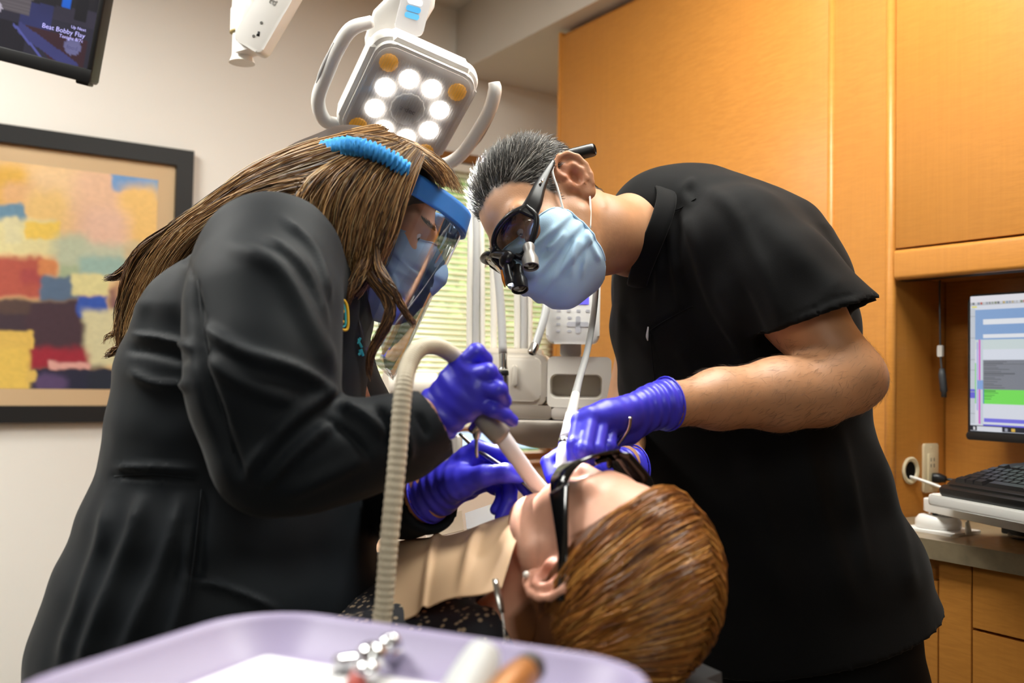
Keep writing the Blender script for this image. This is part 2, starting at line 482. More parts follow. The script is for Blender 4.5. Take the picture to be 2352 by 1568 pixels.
def strands(name, curves, r0, m, parent, cols, tip=.25):
    """hair: three sided tapered strands, curves (n, k, 3), cols (n, 3)"""
    C = np.asarray(curves, float); n, k, _ = C.shape
    T = np.gradient(C, axis=1); T /= np.linalg.norm(T, axis=2)[..., None] + 1e-9
    ref = rng.normal(size=(n, 1, 3)); U = np.cross(T, ref); U /= np.linalg.norm(U, axis=2)[..., None] + 1e-9; W = np.cross(T, U)
    prof = np.interp(np.linspace(0, 1, k), [0, .1, .6, 1], [.7, 1, 1, tip])
    rr = (np.broadcast_to(np.asarray(r0, float).reshape(-1, 1), (n, 1)) * prof)[..., None]
    V = np.stack([C + rr * (math.cos(a) * U + math.sin(a) * W) for a in (0, 2.0944, 4.18879)], 2).reshape(-1, 3)
    base = (np.arange(n) * k * 3)[:, None, None, None]; i = np.arange(k - 1)[None, :, None, None] * 3
    q = np.array([[0, 1, 4, 3], [1, 2, 5, 4], [2, 0, 3, 5]])[None, None]
    Q = (base + i + q).reshape(-1, 4)
    cc = np.repeat(np.asarray(cols, float)[:, None, :], k * 3, 1).reshape(-1, 3)
    o = mesh_obj(name, V, Q, m, parent, True, cols=cc); o['kind'] = 'stuff'
    return o
# ------------------------------------------------------------------ room shell
def ray(px, py):
    return P(px, py, 1.0) - np.array([0, 0, CAM_Z])
def on_a(px, py, b=WALL_A_B):
    """point of the painting wall (or a plane parallel to it): returns a, z"""
    d = ray(px, py); t = b / (d @ EB); return float(t * (d @ EA)), float(CAM_Z + t * d[2])
def on_b(px, py, a=FRONT_A):
    """point of the cabinet front plane: returns b, z"""
    d = ray(px, py); t = a / (d @ EA); return float(t * (d @ EB)), float(CAM_Z + t * d[2])

def wood_mat(name, col, dark, rough=.34):
    m = bpy.data.materials.new(name); m.use_nodes = True; N = m.node_tree.nodes; L = m.node_tree.links; b = N['Principled BSDF']
    tc = N.new('ShaderNodeTexCoord')
    def nz(scale, sx, detail=4):
        mp = N.new('ShaderNodeMapping'); mp.inputs['Scale'].default_value = sx; L.new(tc.outputs['Object'], mp.inputs[0])
        t = N.new('ShaderNodeTexNoise'); t.inputs['Scale'].default_value = scale; t.inputs['Detail'].default_value = detail
        t.inputs['Distortion'].default_value = .6
        L.new(mp.outputs[0], t.inputs['Vector']); return t
    g = nz(14, (9, 9, .25)); r = nz(26, (.9, .9, 6.5), 2); w = nz(2.2, (1, 1, .4), 2)
    def mx(fac, a, c):
        q = N.new('ShaderNodeMix'); q.data_type = 'RGBA'
        L.new(fac, q.inputs[0])
        for s, v in ((6, a), (7, c)):
            if isinstance(v, tuple): q.inputs[s].default_value = v + (1,)
            else: L.new(v, q.inputs[s])
        return q.outputs[2]
    def ramp(o, lo, hi):
        q = N.new('ShaderNodeMapRange'); L.new(o, q.inputs[0]); q.inputs[1].default_value = lo; q.inputs[2].default_value = hi; return q.outputs[0]
    c, d = lin(col), lin(dark)
    mid = tuple(x * .55 + y * .45 for x, y in zip(c, d))
    base = mx(ramp(w.outputs['Fac'], .3, .7), mx(ramp(g.outputs['Fac'], .25, .8), mid, c), mx(ramp(r.outputs['Fac'], .35, .65), mid, c))
    L.new(base, b.inputs['Base Color']); b.inputs['Roughness'].default_value = rough
    b.inputs['Specular IOR Level'].default_value = .4
    return m
WOOD = wood_mat('honey_wood', 'C6853C', 'A66A2A')
WALL = mat('cream_wall_paint', 'EFEBE5', .85, var=.02, scale=3, bump=.03, bscale=180)
CEILM = mat('ceiling_paint', 'D2CDC4', .9, var=.02, scale=4)
WHITE = mat('white_plastic', 'EDEBE8', .3, var=.015, scale=5)
BLACKP = mat('black_plastic', '151517', .38, var=.1, scale=9)
STEEL = mat('brushed_steel', 'B9B7B4', .22, 1.0, var=.06, scale=40)
CHROME = mat('chrome', 'DADADC', .07, 1.0, var=.02, scale=10)
BEIGE = mat('beige_grey_plastic', 'C4BCB0', .4, var=.02, scale=6)
CREAM = mat('cream_plastic', 'E6E0D6', .38, var=.02, scale=6)
TAUPE = mat('taupe_plastic', '8F8478', .45, var=.03, scale=6)
IVORY = mat('ivory_plastic', 'D9CBAA', .42, var=.03, scale=6)
BRASSY = mat('window_wood_brown', '8A5A2E', .5, var=.15, scale=12, stretch=(1, 1, .1))

A0, B0 = -2.7, -3.7   # near ends of the room
TAUW = mat('taupe_wall_paint', '7D7368', .85, var=.03, scale=3)
def wall_mesh(name, boxes, m):
    bm = bmesh.new()
    for q in boxes: bx(bm, *q)
    return struct(bm_obj(name, bm, m, M=ROOM))
win_a0, win_a1 = 1.41, 2.40
_, win_z1 = on_a(1050, 372); _, win_z0 = on_a(1100, 1062)
FL = mat('dark_vinyl_floor', '4E4740', .5, var=.1, scale=5)
struct(box('floor', A0 - .1, WALL_B_A + .1, B0 - .1, WALL_A_B + .1, -.06, 0, FL, M=ROOM))
struct(box('ceiling', A0 - .1, WALL_B_A + .1, B0 - .1, WALL_A_B + .1, CEIL_Z, CEIL_Z + .06, CEILM, M=ROOM))
wb = WALL_A_B
wall_mesh('wall_left', [(A0, win_a0, wb, wb + .12, 0, CEIL_Z), (win_a1, WALL_B_A, wb, wb + .12, 0, CEIL_Z),
                        (win_a0, win_a1, wb, wb + .12, 0, win_z0), (win_a0, win_a1, wb, wb + .12, win_z1, CEIL_Z)], WALL)
wall_mesh('wall_right', [(WALL_B_A, WALL_B_A + .1, B0, wb, 0, CEIL_Z)], WALL)
wall_mesh('wall_back', [(A0, WALL_B_A, B0 - .1, B0, 0, CEIL_Z)], TAUW)
wall_mesh('wall_near', [(A0 - .1, A0, B0, wb, 0, CEIL_Z)], TAUW)
sof_z = 2.372
wall_mesh('ceiling_soffit', [(FRONT_A - .05, WALL_B_A, B0, wb, sof_z, CEIL_Z)], mat('soffit_paint', 'D3CBC1', .88, var=.02, scale=3))

# window: brown frame, transom, panes, sill
win = struct(bpy.data.objects.new('window_1', None)); COL.objects.link(win); win.matrix_local = ROOM
ft = .045; tz = on_a(1100, 986)[1]
bm = bmesh.new()
for q in ((win_a0, win_a1, wb + .03, wb + .09, win_z1 - ft, win_z1), (win_a0, win_a1, wb + .03, wb + .09, win_z0, win_z0 + ft * .7),
          (win_a0, win_a0 + ft, wb + .03, wb + .09, win_z0 + ft * .7, win_z1 - ft), (win_a1 - ft, win_a1, wb + .03, wb + .09, win_z0 + ft * .7, win_z1 - ft),
          (win_a0 + ft, win_a1 - ft, wb + .035, wb + .085, tz - .012, tz + .012)): bx(bm, *q)
bm_obj('window_frame', bm, BRASSY, win)
GLASS = film_mat('window_glass', (.97, .98, .97), .03)
box('pane', win_a0 + ft, win_a1 - ft, wb + .058, wb + .062, tz + .012, win_z1 - ft, GLASS, win)
box('pane', win_a0 + ft, win_a1 - ft, wb + .058, wb + .062, win_z0 + ft * .7, tz - .012, GLASS, win)
box('window_sill', win_a0 - .03, win_a1 + .03, wb - .05, wb + .03, win_z0 - .025, win_z0, BRASSY, win, bevel=.004)
box('window_casing', win_a0 - .03, win_a1 + .03, wb - .015, wb, win_z1, win_z1 + .035, BRASSY, win)

# venetian blind, one object for each slat
blind = thing('venetian_blind', 'pale cream horizontal blind hanging over the sunlit window behind the delivery unit', 'blind', ROOM)
SLAT = mat('blind_slat', 'E9E3CF', .5, var=.03, scale=9, trans=0)
_b = SLAT.node_tree.nodes['Principled BSDF']
_nt = SLAT.node_tree; _tr = _nt.nodes.new('ShaderNodeBsdfTranslucent'); _tr.inputs[0].default_value = lin('F4EFD2') + (1,)
_ms = _nt.nodes.new('ShaderNodeMixShader'); _ms.inputs[0].default_value = .45
_nt.links.new(_b.outputs[0], _ms.inputs[1]); _nt.links.new(_tr.outputs[0], _ms.inputs[2]); _nt.links.new(_ms.outputs[0], _nt.nodes['Material Output'].inputs[0])
sl_n = 46; sl_z0, sl_z1 = tz + .03, win_z1 - .05
V = []; wS, tilt = .025, math.radians(38)
for k in range(4):
    t = k / 3 - .5; c = .0025 * (1 - (2 * t) ** 2)
    for a in (win_a0 + .05, win_a1 - .05):
        V.append((a, t * wS * math.cos(tilt) - c * math.sin(tilt), t * wS * math.sin(tilt) + c * math.cos(tilt)))
V += [(v[0], v[1], v[2] - .0006) for v in V]
Fc = [(0, 1, 3, 2), (2, 3, 5, 4), (4, 5, 7, 6), (8, 10, 11, 9), (10, 12, 13, 11), (12, 14, 15, 13), (0, 2, 10, 8), (1, 9, 11, 3), (2, 4, 12, 10), (4, 6, 14, 12), (3, 11, 13, 5), (5, 13, 15, 7), (0, 8, 9, 1), (6, 7, 15, 14)]
s0 = None
for i in range(sl_n):
    z = sl_z0 + (sl_z1 - sl_z0) * i / (sl_n - 1)
    if s0 is None: s0 = mesh_obj('slat', V, Fc, SLAT, blind); o = s0
    else: o = s0.copy(); COL.objects.link(o)
    o.matrix_local = Matrix.Translation((0, wb + .012, z)) @ Matrix.Rotation(random.uniform(-.03, .03), 4, 'X')
box('headrail', win_a0 + .048, win_a1 - .048, wb - .008, wb + .028, sl_z1 + .014, sl_z1 + .044, CREAM, blind)
box('bottom_rail', win_a0 + .05, win_a1 - .05, wb + .002, wb + .022, sl_z0 - .024, sl_z0 - .012, CREAM, blind, bevel=.003)
for aa in (win_a0 + .15, (win_a0 + win_a1) / 2, win_a1 - .15):
    tube('ladder_cord', [(aa, wb - .004, sl_z0 - .018), (aa, wb - .004, sl_z1 + .02)], .0008, CREAM, blind, sides=5)

# outside: lawn, pale paving, hedge of many leaves, tree trunk
struct(box('exterior_ground', -6, 12, wb + .2, wb + 16, -.1, -.04, mat('lawn', '7FA03C', .9, var=.3, scale=2), M=ROOM))
struct(box('exterior_path', -6, 12, wb + 1.0, wb + 2.3, -.04, .0, mat('pale_paving', 'D9DBDA', .8, var=.05, scale=3), M=ROOM))
for zz in (.30, .48, .66, .84): struct(box('exterior_rail', -3, 8, wb + 2.35, wb + 2.40, zz, zz + .13, mat('white_rail', 'AEB6BE', .6), M=ROOM))
n = 9000
c = np.stack([rng.uniform(-2.5, 8, n), wb + 3.0 + rng.gamma(2, .35, n), .0 + 3.6 * rng.random(n) ** .9], 1)
c[:, 1] += .35 * np.sin(c[:, 0] * 2.1) + .4 * np.maximum(0, c[:, 2] - 1.8)
u = rng.normal(size=(n, 3)); u /= np.linalg.norm(u, axis=1)[:, None]; w = np.cross(u, rng.normal(size=(n, 3))); w /= np.linalg.norm(w, axis=1)[:, None]
sz = rng.uniform(.05, .11, n)[:, None]
V = np.stack([c - u * sz, c + w * sz * .45, c + u * sz, c - w * sz * .45], 1).reshape(-1, 3)
g = rng.random(n)[:, None]; cols = np.array(lin('6F9A2A')) * (1 - g) + np.array(lin('C9DD74')) * g
LEAF = mat('hedge_leaf', '8FB03F', .6, var=.1, attr='Col')
hd = mesh_obj('hedge_leaves', V, np.arange(4 * n).reshape(-1, 4), LEAF, None, False, ROOM, np.repeat(cols, 4, 0))
tag(hd, 'sunlit yellow-green hedge leaves outside the window behind the blind', 'hedge', kind='stuff')
struct(box('exterior_backdrop_hedge', -3, 9, wb + 4.2, wb + 4.5, -.05, 3.4, mat('hedge_core', '5E7A28', .9, var=.4, scale=3), M=ROOM))

# ceiling lamps (outside the picture; they light the room)
LAMPM = mat('lamp_diffuser', 'F4F6EC', .4, emit='F7FFE9', estr=6.0)
def troffer(a, b, power, label, w=.58, l=1.18):
    t = thing('ceiling_light', label, 'light', ROOM @ Matrix.Translation((a, b, CEIL_Z)), 'flat ceiling lights')
    rbox('frame', -w / 2 - .02, w / 2 + .02, -l / 2 - .02, l / 2 + .02, -.03, -.001, .01, WHITE, t)
    box('diffuser', -w / 2, w / 2, -l / 2, l / 2, -.034, -.031, LAMPM, t)
    ld = bpy.data.lights.new('lamp', 'AREA'); ld.shape = 'RECTANGLE'; ld.size = w; ld.size_y = l; ld.energy = power; ld.color = (1, .975, .935)
    lo = bpy.data.objects.new('lamp', ld); COL.objects.link(lo); lo.parent = t; lo.location = (0, 0, -.04)
    return t
troffer(-.55, 1.95, LAMP_POWER * 1.6, 'flat white ceiling light near the painting wall')
troffer(1.15, 1.0, LAMP_POWER, 'flat white ceiling light in front of the wooden cabinets')
troffer(-.58, -1.53, LAMP_POWER * .5, 'flat white ceiling light a little behind the viewer')
troffer(-1.35, -2.7, LAMP_POWER * .7, 'flat white ceiling light at the far back of the room')
# ------------------------------------------------------------------ wooden cabinets on the right
ca = FRONT_A
b_end = on_b(1281, 300)[0]; b_t1 = on_b(1907, 300)[0]; b_t2 = on_b(2050, 300)[0]
cab_z = 2.358
oh_z0 = on_b(2060, 643)[1]; door_z0 = on_b(2060, 574)[1]
BACK_A = ca + .21
t = thing('tall_cabinet', 'tall honey-coloured wooden cabinet panel behind the person in black scrubs', 'cabinet', ROOM)
bm = bmesh.new()
bx(bm, ca + .02, ca + .58, b_t2 + .004, b_end, 0.0, cab_z)
bx(bm, ca + .06, ca + .58, b_t2 + .004, b_end, cab_z, sof_z - .001)
bm_obj('body', bm, WOOD, t)
box('front_panel', ca, ca + .019, b_t1 + .006, b_end - .012, .1, cab_z - .02, WOOD, t, bevel=.002)
box('end_trim', ca - .004, ca + .019, b_end - .011, b_end, .1, cab_z, WOOD, t, bevel=.002)
box('stile', ca + .004, ca + .019, b_t2 + .01, b_t1 - .006, .1, cab_z, WOOD, t)
tube('corner_bead', [(ca + .006, b_t1, .1), (ca + .006, b_t1, cab_z)], .010, WOOD, t, sides=12)
tube('corner_bead', [(ca + .008, b_t2 + .008, .1), (ca + .008, b_t2 + .008, cab_z)], .012, WOOD, t, sides=12)
box('plinth', ca + .05, ca + .07, b_t2 + .02, b_end - .02, 0, .1, BLACKP, t)

o = thing('overhead_cabinet', 'honey-coloured wooden overhead cabinet above the computer niche', 'cabinet', ROOM)
bn = -.35
box('body', ca + .02, ca + .59, bn, b_t2, oh_z0 + .01, cab_z, WOOD, o)
box('door', ca + .001, ca + .0195, bn + .6, b_t2 - .008, door_z0 + .004, cab_z - .01, WOOD, o, bevel=.0015)
box('door', ca + .001, ca + .0195, bn + .01, bn + .594, door_z0 + .004, cab_z - .01, WOOD, o, bevel=.0015)
rbox('bottom_rail', ca - .004, ca + .0195, bn, b_t2 - .008, oh_z0, door_z0, .010, WOOD, o, axis='y', bevel=0)
box('light_valance', ca + .02, ca + .05, bn, b_t2 - .004, oh_z0 - .0, oh_z0 + .009, BLACKP, o)

box('niche_back', BACK_A, BACK_A + .018, bn, b_t2, .80, oh_z0 + .009, WOOD, o)

# curved worktop and base units
WT_Z = .858
def counter_a(b): return ca - .18
bb = np.linspace(b_t2 - .003, bn, 26)
def strip(name, f, z0, z1, back, m, parent):
    n = len(bb); V = []
    for z in (z0, z1):
        V += [(f(b), b, z) for b in bb] + [(back, b, z) for b in bb]
    N2 = 2 * n; Fc = []
    for i in range(n - 1):
        Fc.append((N2 + i, N2 + i + 1, N2 + n + i + 1, N2 + n + i)); Fc.append((i, n + i, n + i + 1, i + 1))
        Fc.append((i, i + 1, N2 + i + 1, N2 + i)); Fc.append((n + i, N2 + n + i, N2 + n + i + 1, n + i + 1))
    Fc.append((0, N2, N2 + n, n)); Fc.append((n - 1, 2 * n - 1, N2 + 2 * n - 1, N2 + n - 1))
    return mesh_obj(name, V, Fc, m, parent, False, ROOM if parent is None else None)
STONE = mat('mottled_laminate', '86775F', .35, var=.35, scale=45, bump=.0)
wt = strip('countertop', counter_a, WT_Z - .038, WT_Z, BACK_A, STONE, None)
tag(wt, 'mottled grey-brown laminate countertop under the keyboard', 'countertop')
base = thing('base_cabinet', 'honey-coloured wooden base cabinet with drawers under the countertop', 'cabinet', ROOM)
fb = lambda b: counter_a(b) + .035
strip('body', fb, .1, WT_Z - .039, BACK_A, WOOD, base)
def curved_front(name, b1, b0, z0, z1, parent):
    bs = np.linspace(b1, b0, 7); V = []; n = 7
    for off in (0, .018):
        for z in (z0, z1): V += [(fb(b) - .018 + off, b, z) for b in bs]
    Fc = []
    for i in range(n - 1):
        Fc += [(i, i + 1, n + i + 1, n + i), (2 * n + i, 3 * n + i, 3 * n + i + 1, 2 * n + i + 1), (n + i, n + i + 1, 3 * n + i + 1, 3 * n + i), (i, 2 * n + i, 2 * n + i + 1, i + 1)]
    Fc += [(0, n, 3 * n, 2 * n), (n - 1, 3 * n - 1, 4 * n - 1, 2 * n - 1)]
    return mesh_obj(name, V, Fc, WOOD, parent, False)
def b_front(px, py, z):
    """where the sight line meets the curved front"""
    best = min(np.linspace(b_t2, bn, 400), key=lambda q: abs(to_px(np.array(room(fb(q) - .018, q, z)))[0] - px)); return float(best)
b1 = on_b(2155, 1400, fb(0) - .018)[0]; b2 = on_b(2232, 1400, fb(0) - .018)[0]; b3 = b2 - .42
curved_front('door', b_t2 - .012, b1 + .002, .12, .775, base)
curved_front('stile', b1 - .002, b2 + .002, .12, .826, base)
zs = [.826, .70, .56, .41, .12]
for i in range(4): curved_front('drawer', b2 - .002, b3, zs[i + 1] + .003, zs[i] - .003, base)
curved_front('door', b3 - .004, bn + .01, .12, .775, base)

# ---- things in the computer niche
MON = thing('computer_monitor', 'black computer monitor showing an appointment schedule in the wooden niche', 'monitor', ROOM)
ma = ca + .10
mb_l, mz0 = on_b(2229, 1003, ma); mz1 = on_b(2229, 681, ma)[1]
mw = .53
rbox('housing', ma, ma + .03, mb_l - mw, mb_l + .006, mz0 - .004, mz1 + .004, .012, BLACKP, MON, axis='x')
rbox('bottom_bezel', ma - .007, ma + .001, mb_l - mw, mb_l + .006, mz0 - .006, mz0 + .012, .006, BLACKP, MON, axis='x', bevel=.002)
tube('stand_neck', [(ma + .04, mb_l - mw / 2, mz0 + .08), (ma + .06, mb_l - mw / 2, WT_Z + .02)], .02, BLACKP, MON)
rbox('stand_foot', ma - .04, ma + .08, mb_l - mw / 2 - .12, mb_l - mw / 2 + .12, WT_Z, WT_Z + .012, .05, BLACKP, MON)
def picture_grid(nu, nv, fn):
    u, v = np.meshgrid(np.linspace(0, 1, nu), np.linspace(0, 1, nv)); c = fn(u.ravel(), v.ravel())
    i = np.arange(nu * nv).reshape(nv, nu); Q = np.stack([i[:-1, :-1], i[:-1, 1:], i[1:, 1:], i[1:, :-1]], -1).reshape(-1, 4)
    return u.ravel(), v.ravel(), c, Q
def schedule(u, v):
    """u to the right of the screen, v down"""
    c = np.tile(np.array(lin('DDE1EC')), (len(u), 1))
    def R(u0, u1, v0, v1, h):
        m = (u >= u0) & (u < u1) & (v >= v0) & (v < v1); c[m] = lin(h)
    R(0, 1, 0, .045, 'E8E6EC'); R(.0, 1, .045, .068, 'B9BBC0')
    for k in range(60): R(.01 + k * .012, .016 + k * .012, .046, .066, random.choice(['7C8A6A', 'C0A860', '8088A0', 'D0D4DC', '606468', 'C04A30', '4A8AB0']))
    R(.005, .03, .074, .088, 'E6DE5A'); R(0, .022, .09, .95, 'C9CFD8')
    R(.022, 1, .105, .325, '86A8D6')
    for v0, v1 in ((.175, .212), (.288, .312)): R(.055, 1, v0, v1, 'E9ECF2')
    R(.022, 1, .325, .4, 'CFDCDD'); R(.036, .044, .325, .95, 'D65BC8'); R(.046, .055, .325, .95, 'C9D6DE'); R(.028, .032, .34, .85, '9A94E8')
    R(.023, .026, .5, .8, '62D95C'); R(.055, 1, .4, .475, 'DDE2EE'); R(.055, 1, .475, .69, '80848E'); R(.055, 1, .505, .508, '6C7078'); R(.055, 1, .585, .588, '6C7078'); R(.055, 1, .62, .622, '6C7078')
    R(.03, .055, .625, .69, '86A8DE'); R(.057, 1, .69, .8, '79E45C'); R(.055, .058, .69, .8, '2A78C0'); R(0, .02, .69, .76, '6A66DA')
    R(.058, 1, .905, .932, '7672E4'); R(.055, 1, .948, .958, '6664DC'); R(0, 1, .96, 1, '1A1E2C'); R(.028, .135, .962, .998, 'DDE0E8')
    for k in range(14):
        vv = .485 + .0145 * k; wd = random.uniform(.03, .14); R(.058, .058 + wd, vv, vv + .006, '62666E')
    for k in range(5): vv = .7 + .014 * k; R(.06, .06 + random.uniform(.02, .06), vv, vv + .006, '54A848')
    for k in range(10): vv = .15 + .08 * k; R(.0, .022, vv, vv + .003, 'A9AFB8')
    R(.012, .02, .972, .99, 'E8E8EA'); R(.15, .16, .972, .99, 'A0A4B0'); R(.175, .19, .968, .992, 'E0B84A')
    return c
u, v, c, Q = picture_grid(261, 181, schedule)
V = np.stack([np.full_like(u, ma - .0006), mb_l - u * (mw - .006), mz1 - v * (mz1 - mz0 - .014)], 1)
mesh_obj('screen', V, Q, emit_attr_mat('monitor_picture', .85), MON, False, cols=c)

# outlet, grommet and cables on the niche side (plane b = b_t2 + .004)
nb = b_t2 + .003
def on_side(px, py):
    return on_a(px, py, nb)
ga, gz = on_side(2090, 1080)
gr = thing('cable_grommet', 'round ivory cable grommet in the niche side beside the outlet', 'grommet', ROOM @ Matrix.Translation((ga, nb, gz)) @ Matrix.Rotation(math.pi / 2, 4, 'X'))
lathe('ring', [(.020, 0), (.031, 0), (.032, .003), (.028, .006), (.022, .004), (.020, .0005)], IVORY, gr, cap=False)
lathe('hole', [(.0001, .0008), (.0205, .0008)], mat('dark_hole', '0A0705', .9), gr)
oa, oz = on_side(2134, 1074)
ou = thing('wall_outlet', 'ivory wall outlet plate with a black plug in it', 'outlet', ROOM @ Matrix.Translation((oa, nb, oz)))
rbox('cover_plate', -.028, .028, -.006, 0, -.057, .057, .004, IVORY, ou, axis='y', bevel=.002)
rbox('socket_block', -.015, .015, -.009, -.005, -.034, .034, .003, IVORY, ou, axis='y', bevel=.001)
DK = mat('slot_dark', '3A3228', .7)
for zz in (.02, .006): 
    for xx in (-.006, .006): box('slot', xx - .0012, xx + .0012, -.0095, -.0088, zz - .004, zz + .004, DK, ou)
for zz in (.048, -.048): lathe('screw', [(.0001, 0), (.003, 0), (.003, .0012), (.0001, .0016)], IVORY, ou, M=Matrix.Translation((0, -.006, zz)) @ Matrix.Rotation(math.pi / 2, 4, 'X'), sides=12)
pl = thing('power_plug', 'black plug with its cord pushed into the ivory outlet', 'plug', ROOM @ Matrix.Translation((oa, nb - .009, oz - .022)))
tube('plug_body', [(0, 0, 0), (.006, -.012, .0), (.014, -.026, -.002)], [.011, .012, .007], BLACKP, pl, n=8)
tube('cord', [(.014, -.026, -.002), (.03, -.05, -.006), (.05, -.07, -.03), (.075, -.08, -.07), (.10, -.07, oz * 0 - .10)], .0032, BLACKP, pl, sides=8, n=24)
wc = tube('white_cable', [(ga, nb + .002, gz - .014), (ga + .01, nb - .03, gz - .022), (ga + .03, nb - .12, gz - .048), (ga + .06, nb - .2, gz - .07)], .0034, WHITE, None, n=20, M=ROOM)
tag(wc, 'white cable running out of the ivory grommet to the keyboard tray', 'cable')
# hanging adapter cable
h0 = on_b(2160, 660, ca + .12); h1 = on_b(2160, 805, ca + .12); h2 = on_b(2163, 850, ca + .12); h3 = on_b(2168, 912, ca + .12); ha = ca + .12
hc = thing('hanging_cable', 'thin grey cable with a plug hanging from the overhead cabinet in the niche', 'cable', ROOM)
tube('cord', [(ha, h0[0], oh_z0 + .005), (ha, h0[0] + .002, h0[1]), (ha, h1[0], h1[1]), (ha, h2[0], h2[1])], .0022, mat('grey_cord', '4A4A4C', .5), hc, sides=8, n=20)
tube('plug', [(ha, h2[0], h2[1] + .004), (ha, h2[0] - .001, h2[1] - .01), (ha, h3[0], h3[1] + .014), (ha, h3[0], h3[1] + .012), (ha, h3[0], h3[1])], [.005, .008, .008, .006, .006], mat('grey_plug', '3C3E42', .45), hc, sides=10)
rbox('paper_tag', ha - .004, ha + .004, h1[0] - .006, h1[0] + .006, h1[1] - .014, h1[1] + .012, .002, WHITE, hc, axis='x', bevel=.001)

# keyboard tray on its swivel base
tb, tz_ = on_b(2155, 1200, ca - .06)
KB = thing('keyboard_tray', 'white keyboard tray on a round swivel base standing on the countertop', 'tray', ROOM)
kb_a = ca - .06; kb_b = tb + .0
rbox('mounting_plate', kb_a - .055, kb_a + .05, kb_b - .065, kb_b + .05, WT_Z, WT_Z + .006, .004, WHITE, KB, bevel=.001)
lathe('swivel_base', [(.0001, 0), (.042, 0), (.045, .004), (.045, .016), (.038, .025), (.02, .028), (.0001, .028)], WHITE, KB, M=Matrix.Translation((kb_a, kb_b, WT_Z + .006)))
lathe('collar', [(.0001, 0), (.021, 0), (.021, .006), (.0001, .006)], CHROME, KB, M=Matrix.Translation((kb_a, kb_b, WT_Z + .034)))
d2 = nrm(np.array([-.35, -.94]))
rbox('swivel_arm', -.028, .3, -.028, .028, 0, .026, .027, WHITE, KB, M=Matrix.Translation((kb_a, kb_b, WT_Z + .040)) @ Matrix.Rotation(math.atan2(d2[1], d2[0]), 4, 'Z'), bevel=.002)
TRZ = WT_Z + .0665
k0 = on_b(2158, 1135, ca - .01)
TM = Matrix.Translation((ca - .055, kb_b - .085, TRZ)) @ Matrix.Rotation(math.radians(-108), 4, 'Z') @ Matrix.Rotation(math.radians(0), 4, 'X')
rbox('tray_top', 0, .55, -.13, .09, 0, .022, .02, WHITE, KB, M=TM, bevel=.005)
kb = thing('keyboard', 'black computer keyboard lying on the white keyboard tray', 'keyboard', ROOM @ TM @ Matrix.Translation((.03, -.105, .0275)) @ Matrix.Rotation(math.radians(13), 4, 'X'))
KEYB = mat('keyboard_black', '141416', .42, var=.12, scale=20)
KEYC = mat('key_black', '1C1C1F', .35, var=.1, scale=20)
rbox('keyboard_case', 0, .46, -.005, .175, 0, .02, .022, KEYB, kb, bevel=.006)
rbox('palm_edge', .004, .456, -.022, .012, 0, .016, .012, KEYB, kb, bevel=.005)
bm = bmesh.new()
bx(bm, -.0082, .0082, -.0082, .0082, 0, .002); 
for v_ in bm.verts:
    pass
kv = [(-.0085, -.0085, 0), (.0085, -.0085, 0), (.0085, .0085, 0), (-.0085, .0085, 0), (-.0065, -.0062, .008), (.0065, -.0062, .008), (.0065, .007, .0085), (-.0065, .007, .0085)]
kf = [(4, 5, 6, 7), (0, 1, 5, 4), (1, 2, 6, 5), (2, 3, 7, 6), (3, 0, 4, 7)]
bm.free()
rows = [(.02, [(0, 1.5), (1.5, 1.1), (2.6, 1.3), (3.9, 5.8), (9.7, 1.3), (11, 1.3), (12.3, 1.3), (13.6, 1.4)]), (.039, [(0, 2.2)] + [(2.2 + i, 1) for i in range(10)] + [(12.2, 2.8)]),
        (.058, [(0, 1.7)] + [(1.7 + i, 1) for i in range(11)] + [(12.7, 2.3)]), (.077, [(0, 1.5)] + [(1.5 + i, 1) for i in range(13)]), (.096, [(i, 1) for i in range(13)] + [(13, 2)]),
        (.122, [(0, 1)] + [(1.8 + i, 1) for i in range(4)] + [(6.3 + i, 1) for i in range(4)] + [(10.8 + i, 1) for i in range(4)])]
km = None
for y, ks in rows:
    for (s, w_) in ks:
        if km is None: km = mesh_obj('key', kv, kf, KEYC, kb, False); q = km
        else: q = km.copy(); COL.objects.link(q)
        q.matrix_local = Matrix.Translation((.018 + (s + w_ / 2) * .0188, y, .0195)) @ Matrix.Diagonal((w_ * 1.06 - .0, 1, 1, 1))
for y in (.02, .039, .058, .077, .096):
    for i in range(4):
        q = km.copy(); COL.objects.link(q); q.matrix_local = Matrix.Translation((.345 + i * .0195, y, .0195))
# usb lead hanging under the tray and the dark adapter lying behind
uc = thing('usb_lead', 'short white lead with a plug hanging under the keyboard tray', 'cable', ROOM)
ub = on_b(2222, 1190, ca - .10)
tube('cord', [(ca - .10, ub[0] - .005, WT_Z + .062), (ca - .102, ub[0] - .004, WT_Z + .045), (ca - .10, ub[0], WT_Z + .03)], .0022, WHITE, uc, sides=8, n=10)
tube('plug', [(ca - .10, ub[0], WT_Z + .032), (ca - .104, ub[0] - .004, WT_Z + .016), (ca - .106, ub[0] - .006, WT_Z + .008)], [.004, .0062, .0055], WHITE, uc, sides=8)
ad = thing('power_adapter', 'black power adapter lying on the countertop under the keyboard tray', 'adapter', ROOM @ Matrix.Translation((ca + .06, tb - .13, WT_Z)))
rbox('brick', -.03, .03, -.05, .05, 0, .03, .008, BLACKP, ad)
tube('cord', [(0, -.05, .012), (-.03, -.09, .004), (-.07, -.08, .004), (-.09, -.02, .004), (-.05, .02, .004)], .0028, BLACKP, ad, sides=8, n=24)
